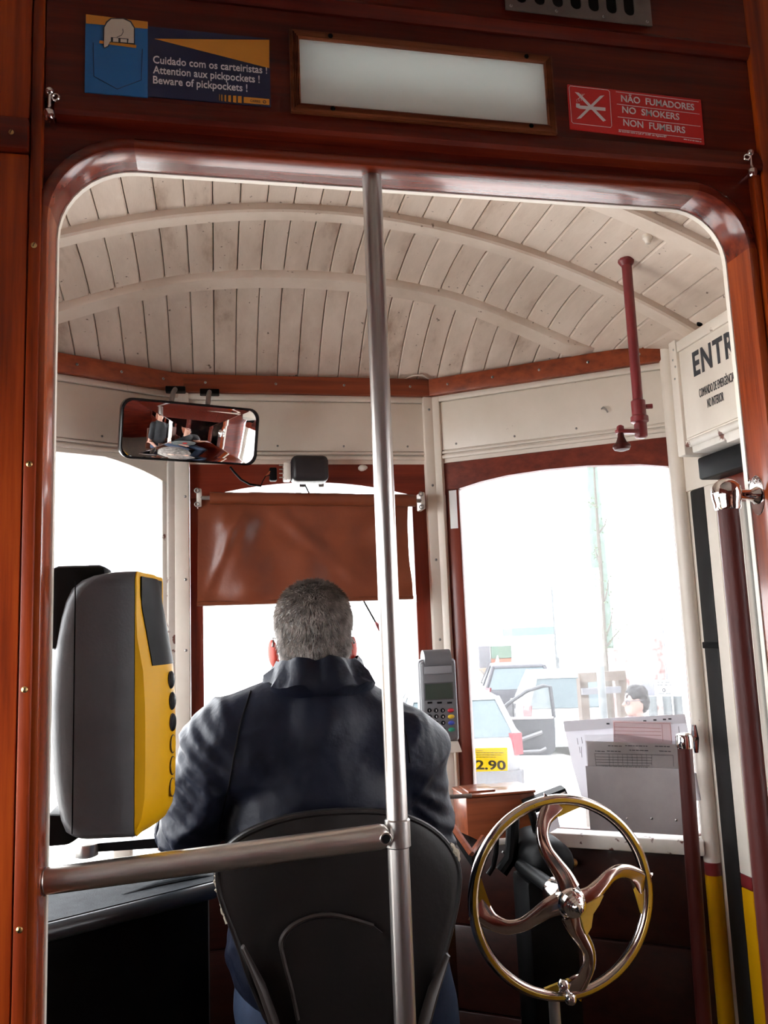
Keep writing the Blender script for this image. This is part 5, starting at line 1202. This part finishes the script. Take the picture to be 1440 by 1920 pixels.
# posts and signs
def pole(name, px, py0, py1, Y_, r, mat, label, cat='pole', head=None, to_ground=True):
    t = aY(px, py0, Y_); o = thing(name, label, cat, (t.x,Y_,GZ))
    obj('post', MB().cyl((t.x,Y_,GZ if to_ground else aY(px,py1,Y_).z),(t.x,Y_,t.z),r,r,12), MAT[mat], o)
    if head: z = aY(px,head,Y_).z; obj('head', MB().lathe([(r,0),(r*1.5,.03),(r*1.5,t.z-z),(r,t.z-z+.05)], (t.x,Y_,z), (0,0,1), 14), MAT[mat], o)
    return o
pole('grey_post', 1115, 1112, 1345, 7.6, .038, 'greypost', 'grey metal street post in front of the sapling', head=1160)
pole('utility_pole', 1036, 1100, 1300, 24.5, .06, 'greypost', 'thin grey utility pole beyond the parked cars')
pole('street_lamp', 1214, 960, 1300, 22, .07, 'greypost', 'slender street lamp pole far behind the pedestrian')
pole('banner_post', 1230, 1185, 1300, 14, .10, 'poster', 'short post wrapped in a purple and red banner beyond the pedestrian')
one('poster_pillar', bar(1152,1218,1186,1345,11,'',.5), MAT['poster'], 'weathered pillar with torn red posters behind the sapling', 'pillar')
cy = aY(1136,1222,21); cyp = thing('cypress', 'tall narrow pale green cypress behind the sapling', 'tree', (cy.x,21,GZ))
ztop = aY(1128,800,21).z; rings = []
for i in range(40):
    t = i/39; z = lerp(aY(1140,1222,21).z, ztop, t); r = .24*(1-t)**.35*(1 if t > .02 else .6)+.02
    rings.append([V((cy.x+(r+.03*noise.noise(V((k*.9,t*30,1))))*math.cos(2*math.pi*k/12), 21+(r+.03*noise.noise(V((k*.9,t*30,4))))*math.sin(2*math.pi*k/12), z)) for k in range(12)])
obj('foliage', MB().loft(rings), MAT['cypress'], cyp, smooth=0); obj('trunk', MB().cyl((cy.x,21,GZ),(cy.x,21,cy.z+.1),.07), MAT['bark'], cyp)
nb = thing('notice_board', 'white street notice board right of the pedestrian', 'sign', aY(1245,1305,10))
obj('board', bar(1229,1276,1263,1304,10,'',.04), MAT['white'], nb); obj('leg', MB().cyl(V((aY(1245,1300,10.05).x,10.05,GZ)), aY(1245,1290,10.05), .03), MAT['greypost'], nb)
scribble(aY(1232,1281,9.99), aY(1260,1281,9.99), .02, 'greypost', nb, (0,-1,0)); scribble(aY(1232,1286,9.99), aY(1260,1286,9.99), .02, 'greypost', nb, (0,-1,0)); obj('emblem', MB().torus(aY(1245,1294,9.99),(0,1,0),.02,.008,14,6), MAT['print'], nb); scribble(aY(1234,1302,9.99), aY(1258,1302,9.99), .02, 'greypost', nb, (0,-1,0))
for i, px in enumerate((1222,1250,1270)): pole('bollard', px, 1305, 1345, 8.8, .05, 'greypost', ('grey bollard just right of the pedestrian','grey bollard below the notice board','grey bollard nearest the right window edge')[i], 'bollard')

# cars
MAT['carglass'] = pm('carglass', (0.0300,0.0450,0.0510), .3, spec=.3); MAT['tyre'] = pm('tyre', (.02,.02,.02), .8); MAT['carlight'] = pm('carlight', (.10,.008,.014), .3)
def car(name, px, Y_, yaw, paint, label, L_=4.1, Wd=.86, H_=1.46, est=False, door=False):
    c0 = aY(px, 1400, Y_); R_ = Matrix.Rotation(yaw,3,'Z'); o0 = V((c0.x,Y_,GZ))
    def q(x, y, z): return o0+R_ @ V((x,y,z))
    o = thing(name, label, 'car', o0)
    st_ = [(0,.38,.80,.74),(.06,.26,.92,.82),(.4,.20,.97,.86),(1.2,.19,.96,.87),(2.4,.19,.93,.87),(3.0,.19,.90,.86),(3.7,.22,.76,.81),(4.02,.28,.66,.74),(4.1,.38,.58,.66)]
    def ring(y, z0, z1, w_):
        w_ *= Wd/.87; return [q(x*w_,y*L_/4.1,z) for x, z in ((-.85,z0),(.85,z0),(.97,z0+.08),(1,lerp(z0,z1,.55)),(.97,z1-.08),(.9,z1),(-.9,z1),(-.97,z1-.08),(-1,lerp(z0,z1,.55)),(-.97,z0+.08))]
    obj('body', MB().loft([ring(*s_) for s_ in st_]), paint, o, smooth=50)
    bz, tz = .93, H_; yb0, yb1, yt0, yt1 = (.10,3.05,.45,2.2) if not est else (.05,3.05,.20,2.2)
    lo4 = [(-.80,yb0),(.80,yb0),(.80,yb1),(-.80,yb1)]; hi4 = [(-.60,yt0),(.60,yt0),(.60,yt1),(-.60,yt1)]
    obj('window_glass', MB().loft([[q(x,y,bz) for x, y in lo4],[q(x,y,tz-.04) for x, y in hi4]]), MAT['carglass'], o, smooth=0)
    obj('roof', MB().loft([[q(x*1.03,y+(-.03 if y < 1 else .03),tz-.055) for x, y in hi4],[q(x,y,tz-.01) for x, y in hi4],[q(x*.8,lerp(y,1.3,.2),tz+.01) for x, y in hi4]]), paint, o, smooth=50)
    for (xa, ya), (xb, yb) in zip(lo4, hi4): obj('pillar', MB().tube([q(xa,ya,bz-.02), q(xb,yb,tz-.03)], .045, 6), paint, o)
    for sx in (-1,1): obj('pillar', MB().tube([q(sx*.81,1.55,bz), q(sx*.61,1.45,tz-.03)], .035, 6), paint, o)
    for sx in (-1,1):
        for y in (.75,3.3):
            y *= L_/4.1; w_ = obj('wheel', MB().lathe([(.19,-.09),(.30,-.09),(.315,-.06),(.315,.06),(.30,.09),(.19,.09)], q(sx*(Wd-.09),y,.315), R_ @ V((1,0,0)), 24), MAT['tyre'], o); obj('rim', MB().cyl(q(sx*(Wd-.01),y,.315), q(sx*(Wd-.17),y,.315), .19), MAT['concrete'], w_)
        obj('tail_light', MB().loft([[q(sx*.74,-.012,.70),q(sx*.86,.06,.70),q(sx*.86,.10,.98),q(sx*.72,.02,.98)],[q(sx*.70,.05,.70),q(sx*.82,.12,.70),q(sx*.82,.16,.98),q(sx*.68,.08,.98)]]), MAT['carlight'], o)
    obj('number_plate', MB().box(-.26,.26,-.02,.01,.60,.71) if False else MB().hexa([q(*t) for t in ((-.26,-.012,.62),(.26,-.012,.62),(.26,.03,.62),(-.26,.03,.62),(-.26,-.004,.73),(.26,-.004,.73),(.26,.03,.73),(-.26,.03,.73))]), MAT['white'], o)
    obj('bumper', MB().loft([[q(x,y,z) for x, y, z in ((-.80,-.05,.32),(.80,-.05,.32),(.86,.10,.32),(-.86,.10,.32))],[q(x,y,z) for x, y, z in ((-.80,-.05,.50),(.80,-.05,.50),(.86,.10,.50),(-.86,.10,.50))]]), MAT['concrete'] if door else paint, o)
    if door:
        # right front door swung open, seen from its inner side
        hx, hy = Wd-.02, 2.72; dv = V((.985,-.17,0)); 
        def d(a, z, t=0): return q(hx+dv.x*a, hy+dv.y*a-t, z)
        D_ = obj('open_door', MB().prism([d(.0,.28),d(.92,.28),d(1.0,.36),d(1.02,.60),d(1.02,.90),d(0,.90)], R_ @ V((0,.09,0))), MAT['black_trim'], o)
        fr_ = [d(0,.88,-.03),d(.28,1.12,-.03),d(.60,1.32,-.03),d(.88,1.40,-.03),d(.99,1.38,-.03),d(1.02,.88,-.03)]
        obj('window_frame', MB().tube(fr_, .032, 8), MAT['black_trim'], D_)
        obj('mullion', MB().tube([d(.36,.88,-.03), d(.36,1.16,-.03)], .015, 6), MAT['black_trim'], D_)
        obj('pane', MB().prism([d(.05,.90,-.03),d(.28,1.10,-.03),d(.60,1.30,-.03),d(.97,1.37,-.03),d(.99,.90,-.03)], R_ @ V((0,.004,0))), MAT['plastic_clear'], D_)
        obj('pull_handle', MB().tube([d(.30,.78,.03), d(.38,.70,.05), d(.46,.62,.04)], .02, 6), MAT['greyplate'], D_)
        obj('arm_rest', MB().tube([d(.10,.52,.03), d(.45,.55,.06), d(.80,.66,.04)], .035, 6), MAT['charcoal'], D_)
        obj('pocket', MB().tube([d(.20,.38,.02), d(.25,.34,.04), d(.75,.36,.04), d(.85,.40,.02)], .03, 6), MAT['charcoal'], D_)
        obj('sill_strip', MB().tube([d(.04,.885,.01), d(1.0,.885,.01)], .02, 6), MAT['greyplate'], D_)
    return o
MAT['black_trim'] = pm('black_trim', (.012,.013,.017), .6); P_silver = pm('car_silver', (0.1050,0.1050,0.1125), .4); P_dark = pm('car_dark', (.009,.009,.014), .5, spec=.3); P_white = pm('car_white', (.24,.25,.26), .4)
car('car', 862, 11.0, -.18, P_silver, 'silver car in front of the tram with its right door standing open', door=True)
car('car', 984, 18.5, -.28, P_dark, 'dark hatchback parked behind the open car door')
car('car', 1078, 14.0, -.30, P_white, 'white estate car with bluish windows parked beside the tree stakes', est=True, H_=1.5)
# pedestrian
hd_ = aY(1192,1318,6.6); pb_ = V((hd_.x,6.6,GZ)); s_h = hd_.z-GZ
pd = thing('person', 'dark-haired pedestrian with glasses and pink scarf beyond the papers', 'person', pb_)
k = s_h/1.60
def pq(x, y, z): return pb_+V((x,y,z))*k
heads_ = [e_(pq(0,0,1.62),(.085*k,.075*k,.105*k)), e_(pq(-.03,0,1.56),(.06*k,.055*k,.07*k))]
bd = heads_+[c_(pq(.02,0,1.38),pq(0,0,1.54),.055*k,.05*k), c_(pq(.02,0,.95),pq(.02,0,1.30),.13*k,.12*k), c_(pq(.02,-.17,1.36),pq(.02,.17,1.36),.055*k,.055*k), c_(pq(.02,.0,.9),pq(-.12,.08,.50),.075*k,.055*k), c_(pq(-.12,.08,.50),pq(-.06,.08,.08),.055*k,.038*k), c_(pq(.02,0,.9),pq(.10,-.08,.50),.075*k,.055*k), c_(pq(.10,-.08,.50),pq(.24,-.08,.12),.055*k,.038*k), c_(pq(-.06,.08,.05),pq(-.22,.08,.04),.035*k,.03*k), c_(pq(.24,-.08,.09),pq(.12,-.08,.03),.035*k,.03*k), c_(pq(-.08,0,1.62),pq(-.105,0,1.59),.012,.015)]
for sy, el, wr in ((-1,(.08,-.22,1.08),(-.10,-.20,.92)),(1,(.06,.22,1.08),(-.04,.20,.86))):
    bd += [c_(pq(.02,sy*.17,1.36),pq(*el),.045*k,.038*k), c_(pq(*el),pq(*wr),.038*k,.027*k), e_(pq(wr[0]-.03,wr[1],wr[2]-.04),(.03,.018,.045))]
    for i in range(4): a = pq(wr[0]-.05+.015*i,wr[1],wr[2]-.07); bd.append(c_(a,a+V((-.005,0,-.05)),.009,.008))
    a = pq(wr[0]-.06,wr[1],wr[2]-.03); bd.append(c_(a,a+V((-.02,0,-.04)),.010,.008))
MAT['pedskin'] = pm('pedskin', (0.1200,0.0660,0.0540), .6)
obj('body', blob(bd, .012, 3), MAT['pedskin'], pd, smooth=70)
MAT['scarf'] = pm('scarf', (0.0840,0.0450,0.0510), .9); MAT['coat'] = pm('coat', (.012,.012,.022), .8)
obj('coat', blob([c_(pq(.02,0,.80),pq(.02,0,1.28),.16*k,.15*k), c_(pq(.02,-.17,1.36),pq(.02,.17,1.36),.07*k,.07*k), c_(pq(.02,-.17,1.36),pq(.08,-.22,1.08),.062*k,.052*k), c_(pq(.08,-.22,1.08),pq(-.08,-.20,.94),.05*k,.042*k), c_(pq(.02,.17,1.36),pq(.06,.22,1.08),.062*k,.052*k), c_(pq(.06,.22,1.08),pq(-.03,.20,.90),.05*k,.042*k)], .016, 6), MAT['coat'], pd, smooth=80)
obj('trousers', blob([c_(pq(.02,.0,.88),pq(-.12,.08,.50),.10*k,.07*k), c_(pq(-.12,.08,.50),pq(-.06,.08,.10),.068*k,.055*k), c_(pq(.02,0,.88),pq(.10,-.08,.50),.10*k,.07*k), c_(pq(.10,-.08,.50),pq(.23,-.08,.14),.068*k,.055*k)], .018, 6), MAT['denim'], pd, smooth=80)
obj('scarf', MB().torus(pq(.01,0,1.46), (.15,0,1), .075*k, .035*k, 24, 8), MAT['scarf'], pd)
hm = displace(blob([e_(pq(.015,0,1.655),(.092*k,.085*k,.090*k)), e_(pq(.05,0,1.60),(.06*k,.075*k,.08*k))], .010, 3), lambda p, n: .012*noise.noise(p*28))
obj('hair', hm, pm('hair_black', (.006,.005,.006), .6, spec=.2), pd, smooth=50)
obj('glasses', MB().tube([pq(.03,-.078,1.625), pq(-.075,-.07,1.625), pq(-.09,-.03,1.62), pq(-.095,0,1.62)], .004, 5).torus(pq(-.085,-.035,1.61),(1,.3,0),.02,.004,12,5), MAT['print'], pd)
